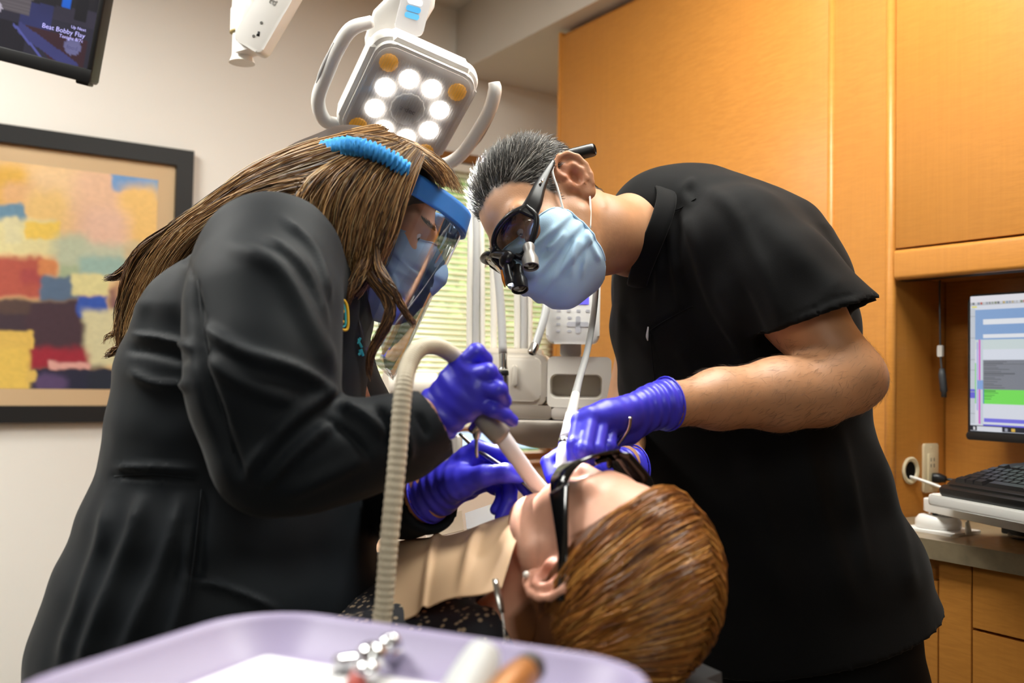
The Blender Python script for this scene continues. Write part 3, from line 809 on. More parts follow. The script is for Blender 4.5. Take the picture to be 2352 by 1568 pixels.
# ------------------------------------------------------------------ painting
fa1, fz1 = on_a(441, 351); _, fz0 = on_a(150, 969); fa0 = fa1 - 1.02
FRB = mat('black_wood_frame', '0F0F11', .5, var=.1, scale=20)
pt = thing('framed_painting', 'abstract painting in a black frame with tan mat on the cream wall', 'painting', ROOM)
fw = .055; yb = wb - .001
bm = bmesh.new()
for q in ((fa0, fa1, yb - .03, yb, fz1 - fw, fz1), (fa0, fa1, yb - .03, yb, fz0, fz0 + fw * .95), (fa0, fa0 + fw, yb - .03, yb, fz0 + fw * .95, fz1 - fw), (fa1 - fw, fa1, yb - .03, yb, fz0 + fw * .95, fz1 - fw)): bx(bm, *q)
bm_obj('frame', bm, FRB, pt)
box('mat_board', fa0 + fw, fa1 - fw, yb - .012, yb - .004, fz0 + fw * .95, fz1 - fw, mat('tan_mat', 'D2B48E', .8, var=.02), pt)
mt = .055
ua0, ua1, uz0, uz1 = fa0 + fw + mt, fa1 - fw - mt, fz0 + fw + mt * .9, fz1 - fw - mt
PATCH = []   # (cx, cy, rx, ry, colour, edge) measured on the painting, x and y in photograph pixels
def patch(x0, x1, y0, y1, col, soft=.18, wob=.12): PATCH.append((x0, x1, y0, y1, lin(col), soft, wob))
patch(-700, 600, 300, 1000, 'F0C890', .1)
for x0, x1, y0, y1, c, s in ((-400, 60, 380, 470, 'EDBB55', .3), (0, 90, 420, 470, 'F0BE88', .4), (70, 260, 375, 480, 'EFCB9C', .4), (170, 285, 385, 580, 'EAC0A0', .35), (255, 365, 400, 440, '6F9FD6', .15), (330, 372, 420, 460, '7FAAD2', .25),
                            (270, 365, 430, 570, 'F2C67A', .3), (60, 150, 440, 520, 'F2CB85', .35), (-400, 58, 470, 515, '6F98B4', .15), (-400, 130, 505, 585, 'E9DFA8', .15), (10, 45, 500, 560, 'E6DFB2', .2), (55, 140, 510, 548, 'F5D060', .15),
                            (185, 290, 480, 585, 'ECC3AC', .35), (140, 370, 560, 640, 'C6CDB4', .3), (120, 200, 540, 620, 'BFC9AE', .3), (180, 300, 590, 635, '9DBDB4', .3), (130, 180, 610, 650, 'A9B996', .3), (280, 372, 560, 600, 'D3BE94', .4),
                            (-400, 98, 590, 685, 'B9594A', .12), (45, 100, 615, 655, 'AC4A4A', .3), (85, 128, 598, 635, 'D98A56', .25), (92, 180, 635, 692, '5A7290', .15), (-400, 185, 690, 780, '40303C', .12), (60, 240, 700, 850, '46303C', .1), (-400, 70, 690, 720, '54403C', .3),
                            (250, 372, 660, 720, '6E4456', .3), (160, 250, 630, 682, 'E4DCA0', .12), (178, 246, 684, 730, '3058B8', .12), (265, 372, 640, 700, 'C89A70', .35), (190, 300, 710, 840, 'DCD6AC', .12), (60, 200, 800, 850, 'A02438', .35), (110, 205, 832, 848, 'E0A8A0', .3),
                            (66, 372, 848, 900, '20223C', .06), (80, 150, 860, 900, '5A4670', .4), (200, 300, 850, 900, '1C2436', .3), (-400, 76, 760, 805, 'E6C060', .1), (-400, 68, 800, 905, 'ECC760', .1), (60, 82, 850, 880, 'E6C264', .2)):
    patch(x0, x1, y0, y1, c, s)
def art(u, v):
    pts = np.stack([fa0 * 0 + ua0 + u * (ua1 - ua0), np.full_like(u, yb), uz1 - v * (uz1 - uz0)], 1)
    H = pts[:, :1] * EA + pts[:, 1:2] * EB + np.array([0, 0, 1.0]) * pts[:, 2:3]
    q = to_px(H)
    w1 = np.stack([q[:, 0] / 34, q[:, 1] / 34, np.zeros(len(q))], 1)
    q = q + 4 * np.stack([vnoise(w1), vnoise(w1 + 31)], 1) + 3 * np.stack([vnoise(w1 * 3), vnoise(w1 * 3 + 11)], 1)
    c = np.tile(np.array(lin('EBC695')), (len(u), 1))
    for x0, x1, y0, y1, col, soft, wob in PATCH:
        s = max(4.0, 1.5 * soft * min(x1 - x0, y1 - y0, 160))
        a = np.clip((q[:, 0] - x0) / s + .5, 0, 1) * np.clip((x1 - q[:, 0]) / s + .5, 0, 1) * np.clip((q[:, 1] - y0) / s + .5, 0, 1) * np.clip((y1 - q[:, 1]) / s + .5, 0, 1)
        a = (a * a * (3 - 2 * a))[:, None]; c = c * (1 - a) + np.array(col) * a
    c *= (1 + .06 * vnoise(np.stack([q[:, 0] / 9, q[:, 1] / 5, q[:, 0] * 0], 1)))[:, None]
    return np.clip(c, 0, 1)
u, v, c, Q = picture_grid(181, 151, art)
V = np.stack([ua0 + u * (ua1 - ua0), np.full_like(u, yb - .0125), uz1 - v * (uz1 - uz0)], 1)
mesh_obj('canvas_print', V, Q, mat('painting_print', 'FFFFFF', .6, var=.03, scale=60, attr='Col'), pt, False, cols=c)

# ------------------------------------------------------------------ television on a swing arm
d0 = 1.95
br = P(207, 192, d0)                       # lower corner nearest the middle of the room
ex = nrm(P(0, 139, d0 - .02) - br)         # along the lower edge, away from the corner
ey = nrm(P(268, 0, d0 - .03) - br); ey = nrm(ey - ex * (ey @ ex))
ez = np.cross(ex, ey)
if ez[1] > 0: ez = -ez
TV = thing('television', 'black television on a swing arm showing a cooking programme', 'television', basis(ex, ey, ez, br))
tw, th_ = .72, .43
rbox('housing', 0, tw, 0, th_, -.045, 0, .006, BLACKP, TV, bevel=.003)
rbox('brand_chin', .004, .03, -.006, .006, -.03, -.002, .003, BLACKP, TV, bevel=.001)
box('bottom_bezel', .0, tw, 0, .028, 0, .004, BLACKP, TV, bevel=.002)
box('side_bezel', 0, .0105, .028, th_, 0, .004, BLACKP, TV, bevel=.002)
box('side_bezel', tw - .0105, tw, .028, th_, 0, .004, BLACKP, TV, bevel=.002)
box('top_bezel', .0105, tw - .0105, th_ - .012, th_, 0, .004, BLACKP, TV, bevel=.002)
def tvpic(u, v):
    # u runs from the inner lower corner outward (x), v up: measured in metres along the screen
    X = u * (tw - .021); Y = v * (th_ - .04)
    c = np.tile(np.array(lin('2A2836')), (len(u), 1))
    n1 = vnoise(np.stack([X * 30, Y * 30, X * 0], 1)); n2 = vnoise(np.stack([X * 9 + 5, Y * 9, X * 0], 1))
    def M(m, h, a=1.0):
        c[m] = c[m] * (1 - a) + np.array(lin(h)) * a
    M(Y > .08, '332F3E'); M((X > .085) & (X < .15) & (Y > .055) & (Y < .17), '2E3262'); M(Y + X * .1 > .115, '1E1C22')
    M((X < .07) & (Y > .11) & (Y < .3) & (n2 < .25), '1766D8'); M((X > .02) & (X < .042) & (Y > .09) & (Y < .14), '15141A'); M((X > .055) & (X < .085) & (Y > .1) & (Y < .125) & (n1 > 0), '8A6A3A')
    M((X > .13 - .1 * (Y - .1)) & (X < .21) & (Y > .075) & (Y < .24), '5A5358'); M((X > .13) & (X < .21) & (Y > .075) & (np.sin(Y * 900) > .3), '6B6468', .6)
    M((X > .2) & (X < .26) & (Y > .075), '2A1A18'); M((X > .215) & (n2 > .2) & (Y > .1), '9A4A30')
    M(((X - .235) / .05) ** 2 + ((Y - .075) / .022) ** 2 < 1, 'BDB4C6'); M((Y < .055) & (X > .13), '1A1820')
    M((Y < .055 - (X - .02) * -.0) & (X < .08 + Y) & (X > .01), '3A2028'); M((np.abs(Y - (.002 + (X - .04) * .42)) < .012) & (X > .02) & (X < .15), '3C3E74'); M((np.abs(Y - (-.004 + (X - .09) * .8)) < .003) & (X > .09) & (X < .16), '5458A0')
    M(((X - .037) ** 2 + (Y - .036) ** 2) < .0172 ** 2, '6A6892')
    return np.clip(c * (1 + .12 * n1[:, None]), 0, 1)
u, v, c, Q = picture_grid(201, 125, tvpic)
V = np.stack([.0105 + u * (tw - .021), .028 + v * (th_ - .04), np.full_like(u, .0006)], 1)
mesh_obj('screen', V, Q, emit_attr_mat('television_picture', .9), TV, False, cols=c)
# captions are read from the front: local -x is the reader's right
TXT = mat('caption_white', '8F8CC4', .5, emit='9C98D8', estr=.7); TXD = mat('caption_dark', '3A3A60', .5, emit='3A3A60', estr=.4)
flip = Matrix.Rotation(math.pi, 4, 'Y')
def cap(s, x, y, size, m=TXT, al='RIGHT'):
    text_obj('caption', s, size, m, TV, Matrix.Translation((x, y, .0012)) @ flip, .0001, al)
cap('Up Next', .026, .100, .0085); cap('Beat Bobby Flay', .026, .0865, .0135); cap('Tonight 8/7c', .028, .0765, .0095); cap('food', .037 + .0105, .058, .012, TXD, 'CENTER')
bm = bmesh.new(); bx(bm, tw * .35, tw * .65, th_ * .3, th_ * .7, -.075, -.046); bm_obj('mount_plate', bm, BLACKP, TV)
Mi = TV.matrix_local.inverted()
wa_, _z = on_a(-260, 60)
w_pt = Mi @ room(wa_, wb - .002, 1.95)
tube('swing_arm', [(tw * .5, th_ * .5, -.07), (tw * .5, th_ * .5, -.14), tuple(w_pt)], .018, BLACKP, TV, n=12)
# ------------------------------------------------------------------ dental operating light
LD = 1.66
lc = P(938, 246, LD)
lr = nrm(np.array([.0572, .0296, -.0153])); ldn = np.array([-.0298, .037, -.0458]); ldn = nrm(ldn - lr * (ldn @ lr)); ln = np.cross(ldn, lr)
if ln[1] > 0: ln = -ln
LM = basis(lr, -ldn, np.cross(lr, -ldn), lc)      # x right, y up the head, z out of the lens
if LM.col[2][1] > 0:
    LM = basis(lr, -ldn, -np.cross(lr, -ldn), lc)
LT = thing('dental_light', 'white dental operating light with glowing round LEDs above the heads', 'light', LM)
LGREY = mat('light_lens_grey', 'DDD5CF', .5, var=.05, scale=60)
hw, hh = .091, .091
rbox('housing', -hw - .012, hw + .012, -hh - .012, hh + .014, -.05, -.012, .035, WHITE, LT, bevel=.012)
rbox('front_rim', -hw - .004, hw + .004, -hh - .004, hh + .006, -.014, -.002, .03, WHITE, LT, bevel=.003)
rbox('reflector_plate', -hw + .002, hw - .002, -hh + .002, hh, -.004, .0, .027, LGREY, LT, bevel=.001)
LED = mat('led_white', 'FFFFFF', .3, emit='FFFBF2', estr=6.0); AMB = mat('led_amber', 'C98A12', .3, var=.3, scale=90, emit='E39A10', estr=.35)
def disc(name, x, y, r, m, z=.0, h=.004):
    a = np.linspace(0, 2 * math.pi, 28, endpoint=False); rr = r * (1 + .03 * np.cos(a * 14))
    V = np.concatenate([np.stack([x + rr * np.cos(a), y + rr * np.sin(a), np.full(28, z)], 1), np.stack([x + rr * .93 * np.cos(a), y + rr * .93 * np.sin(a), np.full(28, z + h)], 1), [[x, y, z + h * 1.25]]])
    Fc = [(i, (i + 1) % 28, 28 + (i + 1) % 28, 28 + i) for i in range(28)] + [(28 + i, 28 + (i + 1) % 28, 56) for i in range(28)]
    return mesh_obj(name, V, Fc, m, LT, True)
for k in range(8):
    t_ = math.radians(22.5 + 45 * k); disc('white_led', .0575 * math.cos(t_), -.004 + .0575 * math.sin(t_), .0172, LED)
for x in (-1, 1):
    for y in (-1, 1): disc('amber_led', x * .066, -.004 + y * .066, .0165, AMB)
disc('center_cap', 0, -.004, .031, mat('center_cap_grey', 'CFC8C2', .35, var=.06, scale=30), h=.003)
text_obj('maker_mark', 'a·dec', .014, mat('mark_grey', '8E8680', .3), LT, Matrix.Translation((0, -.008, .0045)), .0003, 'CENTER')
PLX = film_mat('clear_cover', (.97, .97, .97), .03, .05)
_n5 = PLX.node_tree.nodes; _l5 = PLX.node_tree.links; _t5 = _n5.new('ShaderNodeBsdfTranslucent'); _t5.inputs[0].default_value = (.9, .86, .84, 1); _x5 = _n5.new('ShaderNodeMixShader'); _x5.inputs[0].default_value = .05
_l5.new(_n5['Material Output'].inputs[0].links[0].from_socket, _x5.inputs[1]); _l5.new(_t5.outputs[0], _x5.inputs[2]); _l5.new(_x5.outputs[0], _n5['Material Output'].inputs[0])
rbox('clear_cover', -hw - .002, hw + .002, -hh - .002, hh + .004, .0075, .0095, .029, PLX, LT, bevel=.0005)
bm = bmesh.new()
for k in range(34):
    x = -hw + .012 + k * (2 * hw - .024) / 33; bx(bm, x - .0006, x + .0006, -hh + .012, hh - .012, .0096, .0102)
bm_obj('cover_ribs', bm, PLX, LT)
# handles: from the lower corner out, up along the side and back in
GRIP = mat('grip_grey', 'B9B8B8', .45, var=.02)
for s in (-1, 1):
    k = 1.0 if s < 0 else .96
    path = [(s * (hw - .006), -hh - .002, -.03), (s * (hw + .025), -hh - .006, -.028), (s * (hw + .052) * k, -hh + .028, -.022), (s * (hw + .058) * k, -.01, -.018), (s * (hw + .058) * k, .045, -.018), (s * (hw + .05) * k, .082, -.022), (s * (hw + .022), hh + .012, -.034)]
    if s > 0: path = path[:-1] + [(s * (hw + .038), .094, -.03)]
    hd = tube('handle', path, [.011, .0125, .0125, .0125, .0125, .0125, .0105], WHITE, LT, sides=14, n=40)
    g = tube('grip_inlay', [(s * (hw + .0665) * k, -.03, -.016), (s * (hw + .068) * k, .0, -.015), (s * (hw + .0675) * k, .05, -.0155)], [.003, .0052, .0052, .003], GRIP, LT, sides=10, n=14)
# neck: flat blade rising from the back of the head, with the touch panel
def Lp(px, py, d): return tuple(LM.inverted() @ Vector(P(px, py, d)))
sec = [(862, 140, 1.71, .030), (862, 98, 1.70, .034), (880, 55, 1.685, .038), (915, 25, 1.67, .040), (930, 0, 1.665, .040), (940, -60, 1.66, .038), (946, -130, 1.67, .03)]
V = []; ring = 16
for i, (px, py, d, w_) in enumerate(sec):
    c = P(px + 18, py, d); t_ = nrm(P(*[sec[min(i + 1, 6)][q] for q in (0, 1, 2)]) - P(*[sec[max(i - 1, 0)][q] for q in (0, 1, 2)]))
    sx = nrm(np.array([.93, .2, -.22])); sx = nrm(sx - t_ * (sx @ t_)); sy = np.cross(t_, sx)
    for j in range(ring):
        a = 2 * math.pi * j / ring; ca_, sa = math.cos(a), math.sin(a)
        V.append(tuple(LM.inverted() @ Vector(c + sx * w_ * np.sign(ca_) * abs(ca_) ** .5 + sy * .012 * np.sign(sa) * abs(sa) ** .7)))
Fc = [(i * ring + j, i * ring + (j + 1) % ring, (i + 1) * ring + (j + 1) % ring, (i + 1) * ring + j) for i in range(6) for j in range(ring)] + [tuple(range(ring))[::-1], tuple(6 * ring + j for j in range(ring))]
neck = mesh_obj('neck', V, Fc, WHITE, LT, True)
PX = nrm(np.array([.95, .15, -.2])); PY = nrm(P(950, 0, 1.64) - P(940, 60, 1.645)); PY = nrm(PY - PX * (PY @ PX)); PZ = np.cross(PX, PY)
if PZ[1] > 0: PZ = -PZ
PM = LM.inverted() @ basis(PX, PY, PZ, P(950, 20, 1.645))
panel = rbox('touch_panel', -.026, .026, -.045, .075, -.004, .0, .012, mat('panel_white', 'DAD8DA', .25), LT, M=PM, bevel=.002)
for yy, hx, st in ((.026, 'C9B020', .3), (.012, 'EAF4FF', 2.0), (-.001, '3E9AD0', .5), (-.013, '4FA4D4', .5)):
    rbox('touch_button', -.013, .013, yy - .005, yy + .005, .0002, .0012, .0045, mat('button_' + hx, hx, .3, emit=hx, estr=st), panel, bevel=0)
# articulated arm and ceiling post
arm = [P(946, -120, 1.67), P(930, -330, 1.75), P(880, -420, 1.82), P(760, -170, 1.83), P(610, 75, 1.86)]
lo_ = lambda p: tuple(LM.inverted() @ Vector(p))
tube('upper_joint', [lo_(arm[0]), lo_(arm[1]), lo_(arm[2])], .028, WHITE, LT, n=14)
a0, a1 = P(582, 92, 1.86), arm[2]
ax = nrm(a1 - a0); side = nrm(np.cross(ax, np.array([0, 1.0, 0]))); dep = np.cross(ax, side)
AM = LM.inverted() @ basis(ax, side, dep, a0)
rbox('spring_arm', -.02, float(np.linalg.norm(a1 - a0)), -.036, .030, -.022, .022, .012, mat('arm_grey_white', 'D9D6D2', .35), LT, M=AM, bevel=.004)
text_obj('arm_mark', 'a·dec', .03, mat('mark_dark', '77746F', .4), LT, AM @ Matrix.Translation((.075, -.012 if side[2] > 0 else .012, .0)) @ Matrix.Rotation(0 if dep[1] < 0 else math.pi, 4, 'X') @ Matrix.Translation((0, 0, .0225)), .0004)
for q in (.005, .035): lathe('screw', [(.0001, 0), (.003, 0), (.003, .0008), (.0001, .001)], mat('screw_dark', '55524E', .5), LT, M=AM @ Matrix.Translation((q, -.006, 0)) @ Matrix.Rotation(0 if dep[1] < 0 else math.pi, 4, 'X') @ Matrix.Translation((0, 0, .0222)), sides=10)
tube('cable_end', [lo_(P(596, 74, 1.84)), lo_(P(593, 84, 1.84))], .0045, BLACKP, LT, sides=8)
pc = P(556, 60, 1.90); pb = P(556, 145, 1.90)
IV = LM.inverted()
lathe('ceiling_post', [(.0001, 0), (.026, 0), (.0205, .014), (.0205, .062), (.0255, .0625), (.0255, .108), (.023, .112), (.023, CEIL_Z - pb[2] - .02), (.07, CEIL_Z - pb[2] - .018), (.07, CEIL_Z - pb[2] - .001)], mat('post_ivory', 'EBE8E1', .35), LT, M=IV @ Matrix.Translation(Vector(pb)))
lathe('post_ring', [(.0208, .0605), (.0262, .0605), (.0262, .0625), (.0208, .0625)], mat('ring_brass', 'B9A468', .4), LT, M=IV @ Matrix.Translation(Vector(pb)))
kx = nrm(np.array([.8, -.55, 0])); ky = np.array([.55, .8, 0]) / np.linalg.norm([.55, .8])
rbox('hinge_block', .004, .05, -.02, .02, .0, .062, .003, WHITE, LT, M=IV @ basis(kx, ky, np.array([0, 0, 1.0]), pb + np.array([.0, -.01, .012])), bevel=.002)
# the lamp's beam on the patient's mouth
sp = bpy.data.lights.new('beam', 'SPOT'); sp.energy = 420; sp.spot_size = math.radians(11.5); sp.spot_blend = .25; sp.shadow_soft_size = .03; sp.color = (1, .97, .92)
so = bpy.data.objects.new('beam', sp); COL.objects.link(so); so.parent = LT
aim = np.array([.044, 1.165, 1.02])
so.matrix_local = LM.inverted() @ Matrix.Translation(LM @ Vector((.06, .05, .02))) @ Vector((0, 0, -1)).rotation_difference(Vector(aim - np.array(LM @ Vector((.06, .05, .02))))).to_matrix().to_4x4()
# ------------------------------------------------------------------ delivery unit behind the hands
UD = 2.02
uo = P(1253, 930, UD)
UX = nrm(np.array([.985, -.10, 0])); UY = np.array([-UX[1], UX[0], 0]); UZ = np.array([0, 0, 1.0])
UM = basis(UX, UY, UZ, uo); UI = UM.inverted()
DU = thing('delivery_unit', 'beige and white dental delivery unit with hoses in front of the window', 'dental unit', UM)
k = UD / F_PX
def ux(px): return (px - 1253) * k
def uz(py): return (930 - py) * k
rbox('main_body', ux(1095), ux(1256), -.005, .16, uz(932), uz(812), .02, BEIGE, DU, axis='y', bevel=.006)
rbox('recess_panel', ux(1150), ux(1242), -.010, -.004, uz(922), uz(822), .014, mat('beige_panel', 'CFC7BB', .4, var=.02), DU, axis='y', bevel=.004)
rbox('panel_ridge', ux(1176), ux(1187), -.016, -.008, uz(888), uz(840), .004, BEIGE, DU, axis='y', bevel=.002)
# right part with a handle window
bm = bmesh.new(); x0, x1, z0, z1 = ux(1257), ux(1402), uz(934), uz(818); r0, r1, s0_, s1_ = ux(1263), ux(1382), uz(914), uz(858)
def rr(x0, x1, z0, z1, r, y, seg=6):
    pts = []
    for (cx, cz, a0_) in ((x1 - r, z1 - r, 0), (x0 + r, z1 - r, 90), (x0 + r, z0 + r, 180), (x1 - r, z0 + r, 270)):
        for q in range(seg + 1): t_ = math.radians(a0_ + 90 * q / seg); pts.append(bm.verts.new((cx + r * math.cos(t_), y, cz + r * math.sin(t_))))
    return pts
oF = rr(x0, x1, z0, z1, .012, -.012); oB = rr(x0, x1, z0, z1, .012, .15); iF = rr(r0, r1, s0_, s1_, .014, -.012); iB = rr(r0 + .004, r1 - .004, s0_ + .006, s1_ - .002, .012, .03)
n = len(oF)
for i in range(n):
    j = (i + 1) % n
    bm.faces.new((oF[i], oF[j], iF[j], iF[i])); bm.faces.new((oF[j], oF[i], oB[i], oB[j])); bm.faces.new((iF[i], iF[j], iB[j], iB[i]))
bm.faces.new(oB); bm.faces.new(iB)
bm_obj('handle_block', bm, CREAM, DU, smooth=True)
rbox('handle_back', r0, r1, .024, .032, s0_, s1_, .012, mat('handle_recess_grey', 'A9A292', .5), DU, axis='y', bevel=.001)
rbox('lower_band', ux(1100), ux(1268), -.014, .15, uz(962), uz(931), .006, TAUPE, DU, axis='y', bevel=.003)
rbox('lower_edge', ux(1266), ux(1402), -.014, .15, uz(962), uz(935), .010, mat('edge_grey', 'B8B0A8', .45), DU, axis='y', bevel=.003)
bowl = Solid((-.16, -.05, -.12), (.16, .2, 0), .005)
bowl.ell((ux(1245), .06, uz(962)), (.115, .085, .066), k=.0); bowl.half((0, 0, uz(962) - .002), (0, 0, 1))
Vb, Qb = bowl.mesh(2); mesh_obj('pivot_bowl', Vb, Qb, mat('bowl_grey', 'A59C92', .45, var=.02), DU)
tube('support_arm', [(.02, .08, uz(1000)), (.06, .22, uz(1020)), (.07, .4, uz(1010)), (.08, .60, uz(1010))], .035, CREAM, DU, n=14, sides=14)
tube('support_column', [(.08, .60, uz(990)), (.08, .60, -uo[2] + .02)], .04, CREAM, DU, sides=16)
lathe('floor_base', [(.0001, 0), (.16, 0), (.16, .02), (.06, .05), (.0001, .05)], CREAM, DU, M=Matrix.Translation((.08, .60, -uo[2])))
# keypad
KP = rbox('keypad', ux(1253), ux(1374), -.03, -.002, uz(790), uz(640), .018, WHITE, DU, axis='y', bevel=.006)
rbox('keypad_neck', ux(1284), ux(1332), .004, .04, uz(818), uz(770), .006, mat('neck_grey', 'B5B2AC', .4), DU, axis='y')
dsp = box('display', ux(1277), ux(1349), -.0312, -.0302, uz(700), uz(671), mat('display_violet', '5A54D8', .3, emit='6A62EE', estr=.8), KP)
DT = mat('display_text', 'C9C4F4', .4, emit='C9C4F4', estr=.6)
RX = Matrix.Rotation(math.pi / 2, 4, 'X')
text_obj('digits', '40000', .0105, DT, KP, Matrix.Translation((ux(1297), -.0314, uz(684))) @ RX, .0001)
mesh_obj('level_bar', [(ux(1296), -.0315, uz(697)), (ux(1330), -.0315, uz(697)), (ux(1330), -.0315, uz(692.5)), (ux(1296), -.0315, uz(696))], [(0, 1, 2, 3)], mat('bar_yellow', 'E8D9A0', .4, emit='E8D9A0', estr=.6), KP, False)
KG = mat('key_grey', 'BDBDC4', .4); 
for cx, cy in ((1281, 715), (1304, 715), (1326, 715), (1347, 715), (1281, 731), (1281, 746), (1281, 761), (1306, 731), (1306, 761)):
    rbox('key', ux(cx) - .0042, ux(cx) + .0042, -.0308, -.0302, uz(cy) - .0026, uz(cy) + .0026, .0015, KG, KP, axis='y', bevel=0)
rbox('rocker_pad', ux(1300), ux(1350), -.0312, -.0302, uz(751), uz(740), .0045, KG, KP, axis='y', bevel=0)
rbox('rocker_pad', ux(1320), ux(1331), -.0312, -.0302, uz(766), uz(727), .0045, KG, KP, axis='y', bevel=0)
# left cylinder handle of the unit
g0, g1 = UI @ Vector(P(884, 890, 2.0)), UI @ Vector(P(1000, 892, 2.04))
lathe('side_cylinder', [(.0001, 0), (.036, 0), (.039, .003), (.039, .03), (.034, .032), (.034, .11), (.0001, .112)], mat('cylinder_beige', 'D5CCC0', .45, var=.02), DU, a=g0, b=g1)
tube('side_bar', [tuple(UI @ Vector(P(960, 915, 2.04))), tuple(UI @ Vector(P(1110, 905, 2.08)))], .022, BEIGE, DU)
rbox('holder_rail', ux(1070), ux(1240), .03, .10, uz(818), uz(800), .006, BEIGE, DU, axis='y')
# whip arms: pairs of pale rods with grey hoses
HOSE = mat('grey_hose', 'AFAFAF', .35, var=.04, scale=20); HOSEW = mat('pale_hose', 'DAD6CE', .4, var=.03, scale=20)
def up(px, py, d): return tuple(UI @ Vector(P(px, py, d)))
for (x0_, x1_, m_, r_) in ((1079, 1081, HOSEW, .0075), (1093, 1094, HOSE, .0085), (1108, 1107, HOSEW, .006), (1134, 1131, HOSEW, .0075), (1188, 1185, HOSEW, .0075), (1203, 1199, HOSE, .008), (1217, 1211, HOSEW, .006)):
    tube('whip_arm', [up(x0_, 815, 2.09), up(x0_, 700, 2.09), up(x1_, 560, 2.09), up(x1_ - 2, 470, 2.10)], r_, m_, DU, n=16, sides=10)
for x_ in (1086, 1132): rbox('arm_clip', ux(x_) - .01, ux(x_) + .012, .06, .085, uz(605), uz(575), .004, WHITE, DU, axis='y')
tube('handpiece_hose', [up(1130, 480, 2.0), up(1140, 590, 1.985), up(1150, 700, 1.975), up(1155, 812, 1.96)], .0088, HOSE, DU, n=24, sides=12)
hp = thing('handpiece', 'steel dental handpiece with a black ring hanging in front of the delivery unit', 'handpiece', Vector(P(1155, 880, 1.96)))
q0, q1 = P(1155, 808, 1.96), P(1157, 955, 1.95); L_ = np.linalg.norm(q1 - q0); hi = -P(1155, 880, 1.96)
lathe('sleeve', [(.007, 0), (.0085, .004), (.0085, .03), (.0105, .036)], STEEL, hp, a=q0 + hi, b=q1 + hi, sides=18)
lathe('black_ring', [(.0106, 0), (.0118, .003), (.0118, .009), (.0108, .011)], BLACKP, hp, a=q0 + hi + (q1 - q0) * .29, b=q1 + hi, sides=18)
lathe('barrel', [(.0105, 0), (.0112, .008), (.0108, .05), (.0075, .075), (.006, .085), (.0055, .09)], STEEL, hp, a=q0 + hi + (q1 - q0) * .37, b=q1 + hi, sides=18)
tube('loose_hose', [up(1262, 560, 2.02), up(1257, 660, 2.0), up(1252, 720, 1.98), up(1234, 780, 1.965), up(1226, 800, 1.96)], .0085, HOSE, DU, n=24, sides=12)
lathe('hose_coupling', [(.008, 0), (.0095, .002), (.0095, .022), (.006, .024), (.0055, .012)], STEEL, DU, a=np.array(up(1230, 790, 1.96)), b=np.array(up(1216, 822, 1.95)), sides=16)
# ------------------------------------------------------------------ dental chair
CH = thing('dental_chair', 'dark padded dental chair under the person lying back', 'chair')
PAD = mat('chair_black_pad', '1B1A1C', .5, var=.08, scale=10)
hc = np.array([.1081, 1.0568, .958])                      # middle of the patient's head
BD = nrm(np.array([-.52, .854, 0.0])); BL = np.array([-BD[1], BD[0], 0])    # body runs away to the left; BL its left side
def body_pt(s, l, z): return np.array([hc[0], hc[1], 0]) + BD * s + BL * l + np.array([0, 0, z])
def pad(name, s0, s1, w, z0, z1, t_, r=.03):
    a = body_pt(s0, 0, z0); b_ = body_pt(s1, 0, z1); L = np.linalg.norm(b_ - a); x = nrm(b_ - a); z = np.cross(x, BL); z = z if z[2] > 0 else -z
    rbox(name, 0, L, -w / 2, w / 2, -t_, 0, min(.08, w * .3), PAD, CH, M=basis(x, np.cross(z, x), z, a), bevel=r)
hz = hc[2]
pad('headrest', -.13, .10, .24, hz - .125, hz - .115, .06)
pad('backrest', .17, .80, .50, hz - .17, hz - .36, .08)
pad('seat', .80, 1.30, .50, hz - .38, hz - .34, .10)
pad('legrest', 1.30, 1.95, .42, hz - .34, hz - .40, .08)
b0 = body_pt(.85, 0, 0)
lathe('lift_column', [(.09, .04), (.09, hz - .52)], CREAM, CH, M=Matrix.Translation(Vector(b0)))
rbox('floor_plate', -.25, .35, -.2, .2, 0, .045, .08, CREAM, CH, M=basis(BD, BL, np.array([0, 0, 1.0]), b0), bevel=.01)
tube('headrest_post', [tuple(body_pt(.02, 0, hz - .18)), tuple(body_pt(.10, 0, hz - .23)), tuple(body_pt(.25, 0, hz - .26))], .022, STEEL, CH, n=8)
rbox('armrest', -.03, .2, -.035, .035, -.02, .025, .03, BEIGE, CH, M=basis(BD, BL, np.array([0, 0, 1.0]), P(1000, 1098, 1.75) + np.array([0, 0, -.02])), bevel=.008)
rbox('armrest_block', -.02, .06, -.03, .03, .0, .07, .008, CREAM, CH, M=basis(np.array([1.0, 0, 0]), np.array([0, 1.0, 0]), np.array([0, 0, 1.0]), P(985, 1085, 1.76)), bevel=.006)
box('armrest_slot', 0, .034, -.0325, -.0305, .018, .024, DK, CH, M=basis(np.array([1.0, 0, 0]), np.array([0, 1.0, 0]), np.array([0, 0, 1.0]), P(985, 1085, 1.76)))
tube('armrest_knob', [P(1032, 1047, 1.80), P(1078, 1052, 1.80)], .012, BLACKP, CH, sides=12)
tube('armrest_post', [P(1000, 1110, 1.77), P(1000, 1110, 1.77) * [1, 1, 0] + [0, 0, hz - .45], body_pt(.95, 0, hz - .46)], .02, CREAM, CH, n=10)

